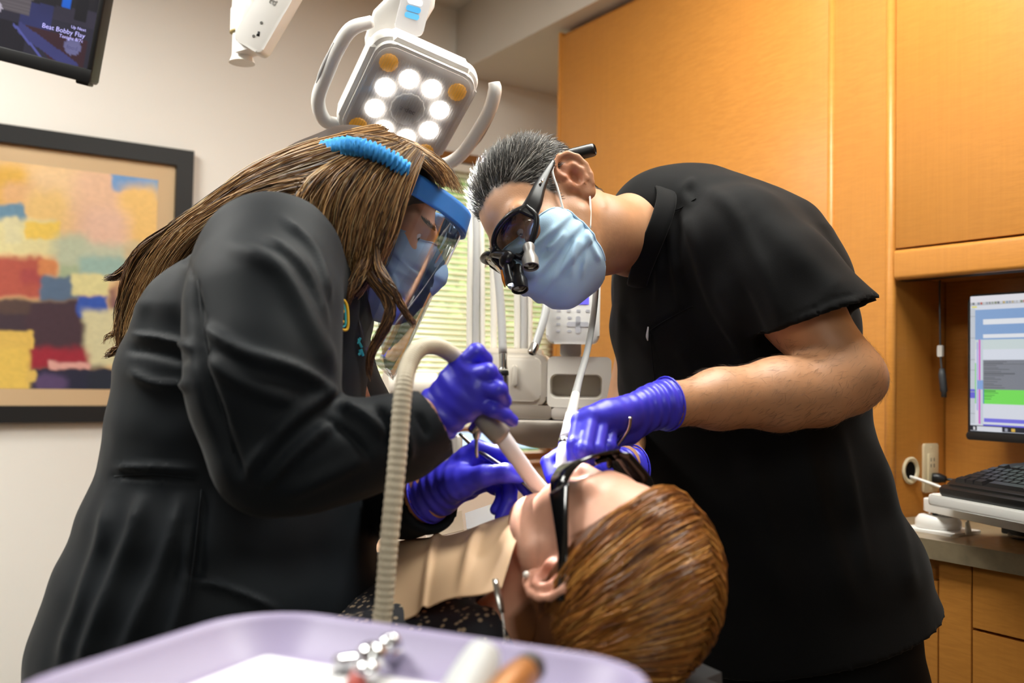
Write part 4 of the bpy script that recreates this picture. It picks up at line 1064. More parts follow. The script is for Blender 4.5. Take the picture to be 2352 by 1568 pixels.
# ------------------------------------------------------------------ instrument tray in front
TZ = .985
def tp(px, py):
    d = ray(px, py); t_ = (TZ - CAM_Z) / d[2]; return np.array([d[0] * t_, d[1] * t_, TZ])
c0 = tp(640, 1405); c1 = tp(1508, 1535)
tx = nrm((c1 - c0) * [1, 1, 0]); ty = np.array([-tx[1], tx[0], 0])
TLEN = float(np.linalg.norm(c1 - c0)) + .03; TWID = .24
TRM = basis(tx, ty, np.array([0, 0, 1.0]), c0 + ty * .004 - tx * .02)    # x along the far rim, -y towards the viewer
LAV = mat('lavender_plastic', '968CAC', .45, var=.02, scale=6)
TR = thing('instrument_tray', 'lavender plastic instrument tray with a raised rim nearest the viewer', 'tray', TRM)
def tray_ring(inset, z, r, seg=8):
    x0, x1, y0, y1 = inset, TLEN - inset, -TWID + inset, -inset; r = max(r - inset, .004); pts = []
    for (cx, cy, a0_) in ((x1 - r, y1 - r, 0), (x0 + r, y1 - r, 90), (x0 + r, y0 + r, 180), (x1 - r, y0 + r, 270)):
        for q in range(seg + 1): t_ = math.radians(a0_ + 90 * q / seg); pts.append((cx + r * math.cos(t_), cy + r * math.sin(t_), z))
    return pts
rings = [tray_ring(.016, -.026, .06), tray_ring(.004, -.003, .06), tray_ring(.0, -.001, .06), tray_ring(.001, .002, .06), tray_ring(.005, .0022, .06), tray_ring(.009, -.001, .06), tray_ring(.024, -.0215, .06), tray_ring(.03, -.0225, .06)]
V = [p for r_ in rings for p in r_]; m_ = len(rings[0])
Fc = [(i * m_ + j, i * m_ + (j + 1) % m_, (i + 1) * m_ + (j + 1) % m_, (i + 1) * m_ + j) for i in range(7) for j in range(m_)] + [tuple(range(m_))[::-1], tuple(7 * m_ + j for j in range(m_))]
mesh_obj('tray_body', V, Fc, LAV, TR, True)
# cart under the tray
CT = thing('tray_stand', 'grey wheeled stand carrying the lavender tray', 'stand', TRM @ Matrix.Translation((TLEN / 2, -TWID / 2, -TZ)))
rbox('top_plate', -.13, .13, -.09, .09, TZ - .036, TZ - .027, .02, STEEL, CT)
lathe('pole', [(.017, .06), (.017, TZ - .036)], STEEL, CT)
for q in range(4):
    t_ = math.radians(45 + 90 * q); tube('foot', [(0, 0, .075), (.2 * math.cos(t_), .2 * math.sin(t_), .05)], .015, STEEL, CT, sides=8)
    lathe('caster', [(.0001, -.01), (.022, -.01), (.024, 0), (.022, .01), (.0001, .01)], BLACKP, CT, M=Matrix.Translation((.2 * math.cos(t_), .2 * math.sin(t_), .024)) @ Matrix.Rotation(math.pi / 2, 4, 'X'), sides=14)
def tl(px, py, z):
    """point over the tray at height z above its floor, in tray space"""
    d = ray(px, py); t_ = (TZ - .0225 + z - CAM_Z) / d[2]; return np.array(TRM.inverted() @ Vector((d[0] * t_, d[1] * t_, TZ - .0225 + z)))
PAPER = mat('white_paper', 'F3F2F4', .8, var=.01, scale=20)
def sheet(pxs, z, label):
    q = [tl(x, y, z) for x, y in pxs]; q = [np.clip(p, (.034, -TWID + .034, -1), (TLEN - .034, -.034, 1)) for p in q]
    for p in q: p[2] = -.0225 + z
    V = [tuple(p) for p in q] + [(p[0], p[1], p[2] - .0006) for p in q]; n_ = len(q)
    o_ = mesh_obj('paper_liner', V, [tuple(range(n_))[::-1], tuple(range(n_, 2 * n_))] + [(i, (i + 1) % n_, n_ + (i + 1) % n_, n_ + i) for i in range(n_)], PAPER, None, False, TRM)
    tag(o_, label, 'paper')
sheet([(560, 1480), (980, 1480), (1420, 1568), (1440, 1720), (360, 1720), (390, 1568)], .0008, 'white paper liner covering the floor of the lavender tray')
# instruments on the tray
def tt(px, py, z): return tuple(tl(px, py, z))
MET = mat('instrument_steel', 'C9C9CC', .12, 1.0, var=.1, scale=30)
cl = thing('matrix_clamp', 'shiny steel clamp instrument lying on the tray paper', 'clamp', TRM)
tube('shaft', [tt(820, 1556, .006), tt(858, 1512, .014), tt(905, 1475, .018)], [.006, .007, .006], MET, cl, n=10, sides=12)
for (x_, y_, z_, r_) in ((855, 1506, .017, .0105), (893, 1480, .02, .007), (845, 1540, .014, .008)):
    s_ = Solid((-.02,) * 3, (.02,) * 3, .0016); s_.ell((0, 0, 0), (r_, r_, r_ * .85), k=0); Vs, Qs = s_.mesh(1); mesh_obj('ball_joint', Vs, Qs, MET, cl, M=Matrix.Translation(Vector(tl(x_, y_, z_))))
tube('cross_bar', [tt(775, 1524, .006), tt(855, 1512, .012), tt(928, 1505, .008)], [.006, .005, .006], MET, cl, n=10, sides=10)
tube('jaw', [tt(893, 1480, .02), tt(915, 1464, .024)], [.007, .004], MET, cl, sides=10)
tube('red_grip', [tt(826, 1555, .008), tt(808, 1590, .006)], [.0065, .006], mat('red_plastic', 'A8443A', .4), cl, sides=12)
pr = tube('dental_probe', [tt(585, 1540, .004), tt(640, 1562, .004), tt(700, 1560, .004), tt(770, 1540, .005)], .0012, MET, None, n=14, sides=8, M=TRM); tag(pr, 'thin bent steel probe lying on the tray paper beside the clamp', 'probe')
sy = tube('syringe', [tt(1108, 1510, .022), tt(1090, 1550, .018), tt(1040, 1640, .012)], [.012, .014, .014], mat('pale_grey_plastic', 'BEC1C2', .4), None, n=12, sides=16, M=TRM); tag(sy, 'pale grey cylindrical instrument leaning on the tray', 'instrument')
br_ = thing('brush_handle', 'brown capped instrument leaning on the tray beside the pale cylinder', 'instrument', TRM)
tube('handle', [tt(1215, 1535, .02), tt(1180, 1568, .018), tt(1120, 1640, .012)], [.009, .011, .011], mat('copper_brown', 'A8703E', .35, .3), br_, n=10, sides=14)
tube('cap', [tt(1222, 1529, .021), tt(1208, 1542, .02)], [.0095, .0098], mat('dark_grey_cap', '4A4644', .4), br_, sides=14)
tg = tube('gold_tip', [tt(1320, 1562, .008), tt(1335, 1590, .005)], [.004, .005], mat('gold_plastic', 'D8C878', .35), None, sides=10, M=TRM); tag(tg, 'small yellow tip lying near the corner of the tray', 'tip')
bl_ = tube('black_tip', [tt(1372, 1566, .006), tt(1392, 1588, .004)], [.004, .005], BLACKP, None, sides=10, M=TRM); tag(bl_, 'small black tip lying near the corner of the tray', 'tip')
# ------------------------------------------------------------------ people: shared builders
def add_head(S, c, R, s=1.0, ear_s=1.0, fem=0.0):
    """head, face and ears; local x left, y forward, z up"""
    c = np.asarray(c); W = lambda *p: c + R @ (np.array(p) * s)
    E = lambda p, r, k=.012, op='add', RR=R: S.ell(W(*p), np.array(r) * s, RR, k * s, op)
    C = lambda a, b, ra, rb, k=.012, op='add': S.cone(W(*a), W(*b), ra * s, rb * s, k * s, op)
    E((0, -.017, .030), (.0755, .098, .086), .0)
    E((0, .036, -.030), (.060, .060, .084), .03)
    E((0, .022, -.068), (.054, .058, .050), .03)
    C((0, .066, -.104), (0, .072, -.100), .023 - .006 * fem, .020 - .005 * fem, .03)
    for x in (-1, 1):
        C((x * .056, .004, -.050), (x * .026, .062, -.104), .018, .016, .03)       # jaw
        E((x * .040, .062, -.026), (.024, .022, .026), .03)                         # cheek
        C((x * .050, .070, .020), (x * .012, .088, .015), .0095, .0085, .02)        # brow
    for x in (-1, 1): E((x * .032, .096, -.001), (.017, .014, .012), .012, 'cut')   # sockets
    for x in (-1, 1):
        E((x * .032, .0745, -.001), (.0145, .0135, .0115), .004)                    # lids
    for x in (-1, 1): E((x * .032, .090, -.0015), (.0115, .012, .0042), .003, 'cut')  # open lids
    C((0, .088, .006), (0, .108, -.034), .0075, .0115, .012)                        # nose
    for x in (-1, 1): E((x * .0115, .098, -.039), (.0085, .011, .0075), .006)
    for x in (-1, 1): E((x * .006, .103, -.046), (.0032, .005, .004), .003, 'cut')
    E((0, .090, -.060), (.020, .008, .0055), .006); E((0, .089, -.071), (.018, .009, .006), .006)
    E((0, .104, -.0655), (.022, .010, .0012), .002, 'cut')
    for x in (-1, 1): ear(S, W, R, x, s * ear_s, s)

def ear(S, W, R, x, s, hs):
    q = math.radians(24); base = W(x * .0745, -.016, -.004)
    fw = R @ np.array([x * -math.sin(q), math.cos(q), .12]); fw = nrm(fw); up = nrm(R @ np.array([x * .10, -.14, 1.0])); up = nrm(up - fw * (up @ fw)); nm = np.cross(fw, up); nm = nm if nm @ (R @ np.array([x, 0, 0])) > 0 else -nm
    EP = lambda v, w, n=0.0: base + s * (fw * (v - .013) + up * w + nm * n)
    RE = np.stack([fw, up, nm], 1)
    S.ell(EP(-.001, 0), np.array((.0165, .030, .0045)) * s, RE, .004)
    S.cone(EP(.014, -.004, -.006), EP(.006, 0, -.004), .012 * s, .008 * s, .006)    # root
    hel = [(.013, .006), (.017, .016), (.012, .028), (0, .0325), (-.012, .028), (-.0185, .016), (-.019, .002), (-.015, -.012), (-.008, -.022)]
    S.chain([EP(v, w, .003) for v, w in hel], [s * .0036] * 9, .0025)
    S.chain([EP(.004, .020, .002), EP(-.007, .012, .0035), EP(-.010, 0, .0045), EP(-.006, -.012, .004), EP(.002, -.015, .004)], [s * .003] * 5, .003)
    S.ell(EP(.002, -.026), np.array((.0095, .010, .0048)) * s, RE, .005)
    S.ell(EP(.003, -.002, .006), np.array((.0075, .011, .0085)) * s, RE, .003, 'cut')
    S.ell(EP(-.003, .021, .006), np.array((.006, .0045, .0045)) * s, RE, .003, 'cut')
    S.ell(EP(.0135, -.005, .003), np.array((.0035, .0055, .0035)) * s, RE, .003)

def ear_pt(c, R, s, x, v, w, n=0.0, hs=1.0):
    q = math.radians(24); base = np.asarray(c) + R @ (np.array([x * .0745, -.016, -.004]) * hs)
    fw = nrm(R @ np.array([x * -math.sin(q), math.cos(q), .12])); up = nrm(R @ np.array([x * .10, -.14, 1.0])); up = nrm(up - fw * (up @ fw)); nm = np.cross(fw, up); nm = nm if nm @ (R @ np.array([x, 0, 0])) > 0 else -nm
    return base + s * (fw * (v - .013) + up * w + nm * n)

def hand(name, wrist, arm_dir, palm, fingers, thumb, m, parent, h=.0019, r=(.0112, .0098, .0088), cuff=.05, cuff_r=.034, wr=.030, wrinkle=True):
    """gloved hand: palm = list of knuckle points, fingers = list of [pip, dip, tip], thumb = [base, joint, ip, tip]"""
    wrist = np.asarray(wrist); ad = nrm(arm_dir); allp = np.concatenate([np.array([wrist, wrist - ad * cuff]), np.array(palm), np.concatenate([np.array(f) for f in fingers]), np.array(thumb)])
    S = Solid(allp.min(0) - .045, allp.max(0) + .045, h)
    fc = np.mean(palm, 0)
    S.cone(wrist - ad * cuff, wrist, cuff_r, wr, .01)
    for i, k_ in enumerate(palm):
        k_ = np.asarray(k_); b = wrist + (k_ - fc) * .45
        S.cone(b, k_, .0185, .0125, .014)
    for i in range(len(palm) - 1): S.cone(np.asarray(palm[i]) * .75 + wrist * .25, np.asarray(palm[i + 1]) * .75 + wrist * .25, .0145, .0145, .012)
    for i in range(len(palm) - 1): S.cone(np.asarray(palm[i]), np.asarray(palm[i + 1]), .0105, .0105, .008)
    # palm pad on the thumb side
    S.chain([wrist + (np.asarray(thumb[0]) - wrist) * .3, np.asarray(thumb[0]), np.asarray(thumb[1])], [.022, .0185, .0135], .016)
    S.chain([np.asarray(p) for p in thumb[1:]], [.0132, .0118, .0098][:len(thumb) - 1] if len(thumb) == 4 else [.012] * (len(thumb) - 1), .004)
    for i, f in enumerate(fingers):
        sc = (1, 1.03, .98, .88)[i]
        pts = [np.asarray(palm[i])] + [np.asarray(p) for p in f]
        rr = [.0118 * sc, r[0] * sc, r[1] * sc, r[2] * sc]
        T = Solid(np.min(pts, 0) - .03, np.max(pts, 0) + .03, h); T.chain(pts, rr, .003)
        # merge finger field with a small blend so fingers stay apart
        i0 = np.round((T.lo - S.lo) / h).astype(int)
        S.chain(pts, rr, .0025)
    S.half(wrist - ad * cuff * .92, -ad, wrist - ad * cuff - .09, wrist - ad * cuff + .09)
    V, Q = S.mesh(2)
    if wrinkle:
        N = normals(V, Q); t = (V - wrist) @ ad; n1 = vnoise(V * 55); n2 = vnoise(V * 22 + 9)
        ph = t * 430 + 2.2 * n2
        amp = .0011 * np.exp(-((t + .012) / .035) ** 2) + .00035 * np.exp(-((t - .03) / .05) ** 2)
        V = V + N * (amp * np.sin(ph) + .0004 * n1)[:, None]
    o = mesh_obj(name, V, Q, m, parent)
    e = wrist - ad * cuff * .93; u_ = nrm(np.cross(ad, [0.3, .2, 1])); w_ = np.cross(ad, u_); a = np.linspace(0, 2 * math.pi, 30)
    rad = cuff_r * .985
    tube('cuff_bead', [e + rad * (1 + .02 * math.sin(3 * t)) * (math.cos(t) * u_ + math.sin(t) * w_) for t in a], .0014, m, o, sides=6, cap=False)
    return o

def skin_cols(V, base, head_c=None, head_R=None, s=1.0, hair=None, hair_col=None, flush=.05):
    c = np.tile(np.array(lin(base)), (len(V), 1))
    n = vnoise(V * 40) * .05 + vnoise(V * 140) * .04
    c *= (1 + n)[:, None]
    if head_c is not None:
        q = ((V - np.asarray(head_c)) @ head_R) / s
        for x in (-1, 1):
            e = np.exp(-(((q[:, 0] - x * .085) / .02) ** 2 + ((q[:, 1] + .02) / .025) ** 2 + ((q[:, 2]) / .035) ** 2))
            c *= (1 - np.array([0.0, .22, .24]) * e[:, None] * 1.2)
            e = np.exp(-(((q[:, 0] - x * .042) / .02) ** 2 + ((q[:, 1] - .075) / .03) ** 2 + ((q[:, 2] + .03) / .02) ** 2)); c *= (1 - np.array([0, .12, .12]) * e[:, None])
        e = np.exp(-((q[:, 0] / .016) ** 2 + ((q[:, 1] - .11) / .02) ** 2 + ((q[:, 2] + .036) / .016) ** 2)); c *= (1 - np.array([0, .16, .16]) * e[:, None])
        e = np.exp(-((q[:, 0] / .02) ** 2 + ((q[:, 1] - .097) / .012) ** 2 + ((q[:, 2] + .066) / .010) ** 2)); c *= (1 - np.array([.12, .42, .36]) * e[:, None])
        if hair is not None:
            w = np.clip(hair(q) * 60 + .5, 0, 1)[:, None]; c = c * (1 - w) + np.array(lin(hair_col)) * w
    return np.clip(c, 0, 1)

SKIN_M = lambda name, rough=.48: mat(name, 'FFFFFF', rough, var=.06, scale=55, bump=.06, bscale=420, attr='Col', sss=.05)
HAIR_M = lambda name, rough=.42: mat(name, 'FFFFFF', rough, var=.15, scale=30, attr='Col', spec=.6)
def person(name, label, loc=(0, 0, 0)):
    return thing(name, label, 'person', Matrix.Translation(Vector(loc)))

def eyes(c, R, s, parent, look=(0, 1, -.2)):
    WH = mat('eye_white', 'E6E0DA', .15); IR = mat('eye_dark', '2C1C14', .1)
    for x in (-1, 1):
        p = np.asarray(c) + R @ (np.array([x * .032, .0735, -.001]) * s)
        S = Solid(p - .016, p + .016, .0016); S.ell(p, (.0125 * s,) * 3, k=0); V, Q = S.mesh(1)
        e = mesh_obj('eye', V, Q, WH, parent)
        d = nrm(R @ np.array(look, float)); S = Solid(p + d * .009 - .009, p + d * .009 + .009, .0012); S.ell(p + d * .0088, np.array((.0058, .0058, .0045)) * s, frame(d, R[:, 2])[:, [0, 2, 1]], k=0)
        V, Q = S.mesh(1); mesh_obj('iris', V, Q, IR, e)

GLOVE = mat('violet_blue_nitrile', '3A35C8', .38, var=.06, scale=30, bump=.05, bscale=90, spec=.5, sss=.0)
def mask_mesh(c, R, s, m, parent, folds, h=.0022):
    c = np.asarray(c); W = lambda *p: c + R @ (np.array(p) * s)
    S = Solid(c - .17 * s, c + .17 * s, h)
    S.ell(W(0, .034, -.066), np.array((.0735, .079, .073)) * s, R, 0)
    S.cone(W(0, .094, -.004), W(0, .112, -.034), .012 * s, .021 * s, .03)
    S.cone(W(0, .108, -.045), W(0, .088, -.098), .026 * s, .030 * s, .03)
    S.cone(W(-.046, .052, -.026), W(.046, .052, -.026), .026 * s, .026 * s, .03)
    n_ = lambda v: R @ np.array(v, float)
    S.half(W(0, .026, -.06), n_((0, -1, -.10)))
    S.half(W(0, .098, .004), n_((0, -.29, .957)))
    V, Q = S.mesh(2)
    q = ((V - c) @ R) / s; N = normals(V, Q)
    # pleats across the front, fading over the nose
    D = np.zeros(len(V))
    for z0 in (-.045, -.066, -.088):
        t = (q[:, 2] - z0 - .10 * (np.abs(q[:, 0]) - .03) * (z0 + .066) * 6) / .0035
        D += .0026 * np.tanh(t) * np.exp(-(t / 3.2) ** 2)
    D *= np.clip((np.abs(q[:, 0]) - .004) / .03 + .35, 0, 1)
    V = V + N * D[:, None]
    if folds: V = fold(V, Q, folds, -.3)
    o = mesh_obj('face_mask', V, Q, m, parent)
    # bound edges along the top and the sides
    q = ((V - c) @ R) / s; tp = (q - np.array([0, .098, .004])) @ np.array([0, -.29, .957]); bk = q[:, 1] - .026 + .10 * (q[:, 2] + .06)
    a = np.arctan2(q[:, 0], q[:, 1] - .01); sel = (np.abs(tp) < .0035); P1 = []
    for g in np.linspace(-1.25, 1.25, 26):
        w = sel & (np.abs(a - g) < .06)
        if w.any():
            k = np.where(w)[0]; k = k[np.argsort(-np.hypot(q[k, 0], q[k, 1]))[:4]]; P1.append(V[k].mean(0))
    if len(P1) > 5: tube('edge_binding', P1, .0016, m, o, sides=6, n=50)
    for sgn in (-1, 1):
        P2 = []
        for z in np.linspace(-.03, -.125, 14):
            w = (np.abs(bk) < .004) & (np.abs(q[:, 2] - z) < .004) & (q[:, 0] * sgn > 0)
            if w.any():
                k = np.where(w)[0]; k = k[np.argsort(-np.abs(q[k, 0]))[:4]]; P2.append(V[k].mean(0))
        if len(P2) > 5: tube('edge_binding', P2, .0016, m, o, sides=6, n=30)
    return o

def wander(n, k, amp, freq):
    """smooth random lateral waviness for strands"""
    ph = rng.uniform(0, 6.28, (n, 3, 1)); t = np.linspace(0, 1, k)[None, None]
    f = freq * rng.uniform(.7, 1.3, (n, 3, 1))
    return np.transpose(amp * np.sin(f * 6.28 * t + ph) * np.minimum(1, t * 3), (0, 2, 1))

def guided(groups, n, k, spread, wav=(.004, 1.6), jitter_len=.12):
    """strands blended between neighbouring guide curves (each a list of 3D points)"""
    G = np.stack([catmull(g, k) for g in groups]); m_ = len(G)
    t = rng.random(n) * (m_ - 1); i = np.minimum(t.astype(int), m_ - 2); f = (t - i)[:, None, None]
    C = G[i] * (1 - f) + G[i + 1] * f
    sp = np.interp(np.linspace(0, 1, k), np.linspace(0, 1, len(spread)), spread)[None, :, None]
    off = rng.normal(size=(n, 1, 3)); off /= np.linalg.norm(off, axis=2)[..., None]
    C = C + off * rng.random((n, 1, 1)) ** .5 * sp
    C = C + wander(n, k, wav[0], wav[1])
    # vary length by resampling
    L = 1 - jitter_len * rng.random(n)
    tt = np.linspace(0, 1, k)
    out = np.empty_like(C)
    for a in range(n):
        for b in range(3): out[a, :, b] = np.interp(tt * L[a], tt, C[a, :, b])
    return out

def shade(n, cols, w):
    """random mixture of hair colours"""
    c = np.array([lin(x) for x in cols]); i = rng.choice(len(cols), n, p=np.array(w) / sum(w)); j = rng.choice(len(cols), n, p=np.array(w) / sum(w)); f = rng.random(n)[:, None] * .5
    return (c[i] * (1 - f) + c[j] * f) * rng.uniform(.8, 1.15, (n, 1))
# ------------------------------------------------------------------ the man in black
DC = np.array([.0464, 1.5204, 1.4218]); DR = frame((-.555, -.548, -.626), (-.774, .063, .63)); DS = 1.05
DW = lambda *p: DC + DR @ (np.array(p) * DS)
D = person('person', 'person in black scrubs, blue mask and loupes leaning over the dental chair')
S = Solid((-.17, 1.20, .86), (.66, 1.98, 1.66), .0033)
add_head(S, DC, DR, DS, 1.16)
S.chain([DW(0, -.028, -.035), DW(0, -.045, -.085), P(1462, 540, 1.635), P(1560, 575, 1.67), P(1640, 640, 1.70)], [.058, .059, .067, .060, .07], .03)
S.chain([P(1660, 560, 1.66), P(1700, 590, 1.52), P(1840, 720, 1.465), P(1950, 862, 1.425)], [.08, .06, .056, .050], .03)
S.chain([P(1950, 862, 1.425), P(1880, 896, 1.41), P(1790, 905, 1.395), P(1650, 916, 1.355), P(1535, 930, 1.308), P(1508, 931, 1.297), P(1470, 935, 1.28)], [.046, .051, .052, .041, .028, .020, .016], .02)
S.cone(P(1990, 880, 1.425), P(1960, 905, 1.42), .022, .022, .03)
S.chain([P(1620, 640, 1.75), P(1510, 690, 1.86), P(1436, 985, 1.80), P(1432, 1058, 1.48), P(1434, 1072, 1.415), P(1410, 1078, 1.39)], [.09, .06, .045, .028, .024, .018], .03)
V, Q = S.mesh(1)
def d_hair(q):
    x, y, z = np.abs(q[:, 0]), q[:, 1], q[:, 2]
    line = np.interp(y, [-.12, -.08, -.055, -.03, -.012, .0, .012, .024, .045, .07, .095], [-.050, -.045, -.025, .012, .03, .012, -.012, .024, .062, .084, .092])
    line = line - .014 * np.clip((.035 - x) / .03, 0, 1) * (y > .045)
    w = (z - line); return np.where(x > .083, -1, w) + .004 * vnoise(q * 160)
cols = skin_cols(V, 'B58562', DC, DR, DS, d_hair, '3A332E')
q = ((V - DC) @ DR) / DS
st = np.clip((-q[:, 2] - .02) / .06, 0, 1) * np.clip((q[:, 1] + .06) / .05, 0, 1) * (q[:, 2] > -.2) * (np.abs(q[:, 0]) < .1)
cols *= (1 - .16 * st * (0.6 + .4 * vnoise(V * 300)))[:, None]
body = mesh_obj('body', V, Q, SKIN_M('man_skin'), D, cols=cols)
eyes(DC, DR, DS, D, (0, .9, -.35))
# short greying hair
dv = normals(V, Q); hv = np.where((d_hair(q) > .0) & (np.abs(q[:, 0]) < .084))[0]
n = 11000; pick = rng.choice(hv, n); root = V[pick] + rng.normal(size=(n, 3)) * .0012; nn = dv[pick]; ql = q[pick]
top = np.clip((ql[:, 2] - .03) / .05, 0, 1)
flow = np.stack([np.sign(ql[:, 0]) * .15 * (1 - top) - .25 * top, -1.0 + .15 * top, -.75 * (1 - top) + .28 * top], 1) + rng.normal(size=(n, 3)) * .16
flow = flow @ DR.T; flow -= nn * (flow * nn).sum(1)[:, None]; flow /= np.linalg.norm(flow, axis=1)[:, None]
ln_ = (.009 + .027 * top) * rng.uniform(.7, 1.2, n); lift = (.30 + .38 * top) * rng.uniform(.6, 1.2, n)
ts = np.linspace(0, 1, 4)[None, :, None]
C = root[:, None] - nn[:, None] * .001 + flow[:, None] * ln_[:, None, None] * ts + nn[:, None] * (ln_ * lift)[:, None, None] * (ts - .48 * ts ** 2)
side_g = np.clip(1 - top * 1.1, 0, 1); c1 = shade(n, ['16130F', '25201B', '6E6963', 'B9B4AE'], [5, 4, 1.4, .5]); c2 = shade(n, ['2A2521', '6A645E', 'A19B94', 'C9C4BE'], [3, 3, 3, 2])
pickg = rng.random(n) < (.12 + .62 * side_g); hc_ = np.where(pickg[:, None], c2, c1)
strands('hair', C, .00048, HAIR_M('man_hair'), D, hc_)
# eyebrow
nb_ = 260; bxs = rng.uniform(.014, .052, nb_); sg = np.sign(rng.normal(size=nb_))
br0 = np.stack([sg * bxs, .0985 - .42 * (bxs - .014) + rng.normal(size=nb_) * .001, .020 + rng.normal(size=nb_) * .0028], 1)
bd = np.stack([sg * .9, -.35 + 0 * bxs, .25 + rng.normal(size=nb_) * .2], 1); ts = np.linspace(0, 1, 3)[None, :, None]
strands('eyebrow', DC + ((br0[:, None] + bd[:, None] * .010 * ts) * DS) @ DR.T, .0004, HAIR_M('man_hair'), D, shade(nb_, ['1A1512', '3A322C'], [3, 1]))
# forearm hair
pa = np.where((to_px(V)[:, 0] > 1545) & (V[:, 1] < 1.47) & (to_px(V)[:, 1] > 780))[0]
n = 1500; pick = rng.choice(pa, n); ad_ = nrm(P(1530, 930, 1.305) - P(1880, 896, 1.41)); fl = ad_ + rng.normal(size=(n, 3)) * .35 + np.array([0, 0, -.5]); nn = dv[pick]; fl -= nn * (fl * nn).sum(1)[:, None]; fl /= np.linalg.norm(fl, axis=1)[:, None]
ts = np.linspace(0, 1, 4)[None, :, None]; le = rng.uniform(.008, .017, n)[:, None, None]
strands('arm_hair', V[pick][:, None] + fl[:, None] * le * ts + nn[:, None] * le * .35 * (ts - .5 * ts ** 2), .00013, HAIR_M('man_hair'), D, shade(n, ['2A1D14', '4A3424'], [1, 1]))

# scrub top
BLK = mat('black_scrub_cloth', '0B0B0C', .85, var=.08, scale=6, bump=.05, bscale=500, sheen=.04, spec=.15)
TF = nrm(np.array([-.88, -.47, 0])); TL = np.array([.47, -.88, 0])
S = Solid((.12, 1.26, .58), (.82, 2.08, 1.64), .0051)
sp_ = [(1650, 478, 1.70, .13, .080), (1668, 545, 1.70, .195, .145), (1672, 640, 1.70, .225, .185), (1678, 750, 1.71, .225, .205), (1700, 900, 1.72, .22, .21), (1745, 1100, 1.73, .225, .213), (1805, 1280, 1.73, .235, .235), (1860, 1470, 1.73, .245, .256)]
S.loft([P(a, b, c_) for a, b, c_, _, _ in sp_], [w[3] for w in sp_], [w[4] for w in sp_], TL, TF, .03)
S.chain([P(1518, 520, 1.66), P(1560, 525, 1.68), P(1600, 530, 1.69), P(1680, 560, 1.70)], [.094, .096, .10, .10], .05)     # nape and yoke
S.chain([P(1600, 600, 1.80), P(1520, 650, 1.88), P(1520, 800, 1.86)], [.10, .085, .085], .05)
T = S.blank()
T.chain([P(1665, 520, 1.60), P(1705, 562, 1.535), P(1790, 650, 1.49), P(1900, 772, 1.45)], [.083, .087, .089, .097], .03)
hemc = P(1869, 737, 1.46); T.half(hemc, np.array([.32, -.10, -.94]))
T.chain([P(1835, 705, 1.472), P(1900, 775, 1.45)], [.060, .091], .006, 'cut')
# neck opening
S.chain([P(1340, 550, 1.58), P(1402, 546, 1.61)], [.09, .050], .006, 'cut')
S.half(P(2155, 1372, 1.73), np.array([.24, 0, -.97]))
S.merge(T, .03)
V, Q = S.mesh(4)
FO = [([(1600, 430), (1680, 480), (1760, 640), (1800, 780)], 22, .004), ([(1570, 470), (1600, 560), (1640, 700), (1700, 800)], 18, .005), ([(1540, 490), (1550, 600), (1570, 720)], 12, .004), ([(1515, 490), (1515, 600), (1510, 700)], 10, .003),
      ([(1590, 480), (1570, 440), (1600, 415)], 14, .004), ([(1720, 470), (1850, 600), (1940, 690)], 40, .005), ([(1690, 640), (1740, 760), (1760, 800)], 22, -.006), ([(1640, 620), (1690, 760), (1720, 900)], 26, .006),
      ([(1490, 760), (1540, 730), (1590, 695)], 6, -.0016), ([(1930, 980), (1960, 1150), (1990, 1330)], 20, .004), ([(1840, 1000), (1890, 1200), (1960, 1400)], 34, .005), ([(1700, 1010), (1760, 1200), (1800, 1400)], 40, .006), ([(2000, 1000), (2060, 1200), (2100, 1380)], 26, .005),
      ([(1430, 660), (1425, 800), (1440, 900)], 14, .003), ([(1985, 690), (1900, 712), (1765, 775)], 5, .0016), ([(1975, 672), (1890, 696), (1755, 756)], 3, -.0012), ([(1560, 780), (1600, 860), (1620, 960)], 30, .005)]
V = fold(V, Q, FO)
N = normals(V, Q); V = V + N * (.0022 * vnoise(V * np.array([9, 9, 5])) + .001 * vnoise(V * 26))[:, None]
top_o = mesh_obj('scrub_top', V, Q, BLK, D)
# neckband, seams, pocket edge, lint mark
def on_cloth(px, py, V=V, N=N, lift=.0015):
    d = np.linalg.norm(to_px(V) - np.array([px, py]), axis=1); vd = V - np.array([0, 0, CAM_Z]); f_ = (N * vd).sum(1) < 0
    d = np.where(f_, d, 1e6); i = np.argsort(d)[:6]; i = i[np.argsort(V[i, 1])[:3]]; return V[i].mean(0) + N[i].mean(0) * lift
bc = P(1490, 545, 1.612); bu = nrm(np.array([.22, -.05, .97])); bw = nrm(np.array([0, 1.0, .06])); bw = nrm(bw - bu * (bw @ bu)); bn_ = np.cross(bu, bw)
ribbon('neckband', [bc + .086 * math.cos(t) * bu + .086 * math.sin(t) * bw + bn_ * (.006 * math.sin(2 * t)) for t in np.linspace(0, 2 * math.pi, 25)], bn_, [.034], .006, BLK, top_o, 60)
for pts in (((1535, 478), (1560, 478), (1600, 455)), ((1492, 758), (1530, 735), (1590, 700)), ((1492, 770), (1500, 860), (1510, 940))):
    tube('seam', [on_cloth(*p) for p in pts], .0011, BLK, top_o, sides=6, n=12)
tube('lint_mark', [on_cloth(1488, 752, lift=.001), on_cloth(1486, 772, lift=.0015), on_cloth(1488, 784, lift=.001)], [.0012, .0026, .001], mat('white_lint', 'D8D8D8', .9), top_o, sides=6, n=8)
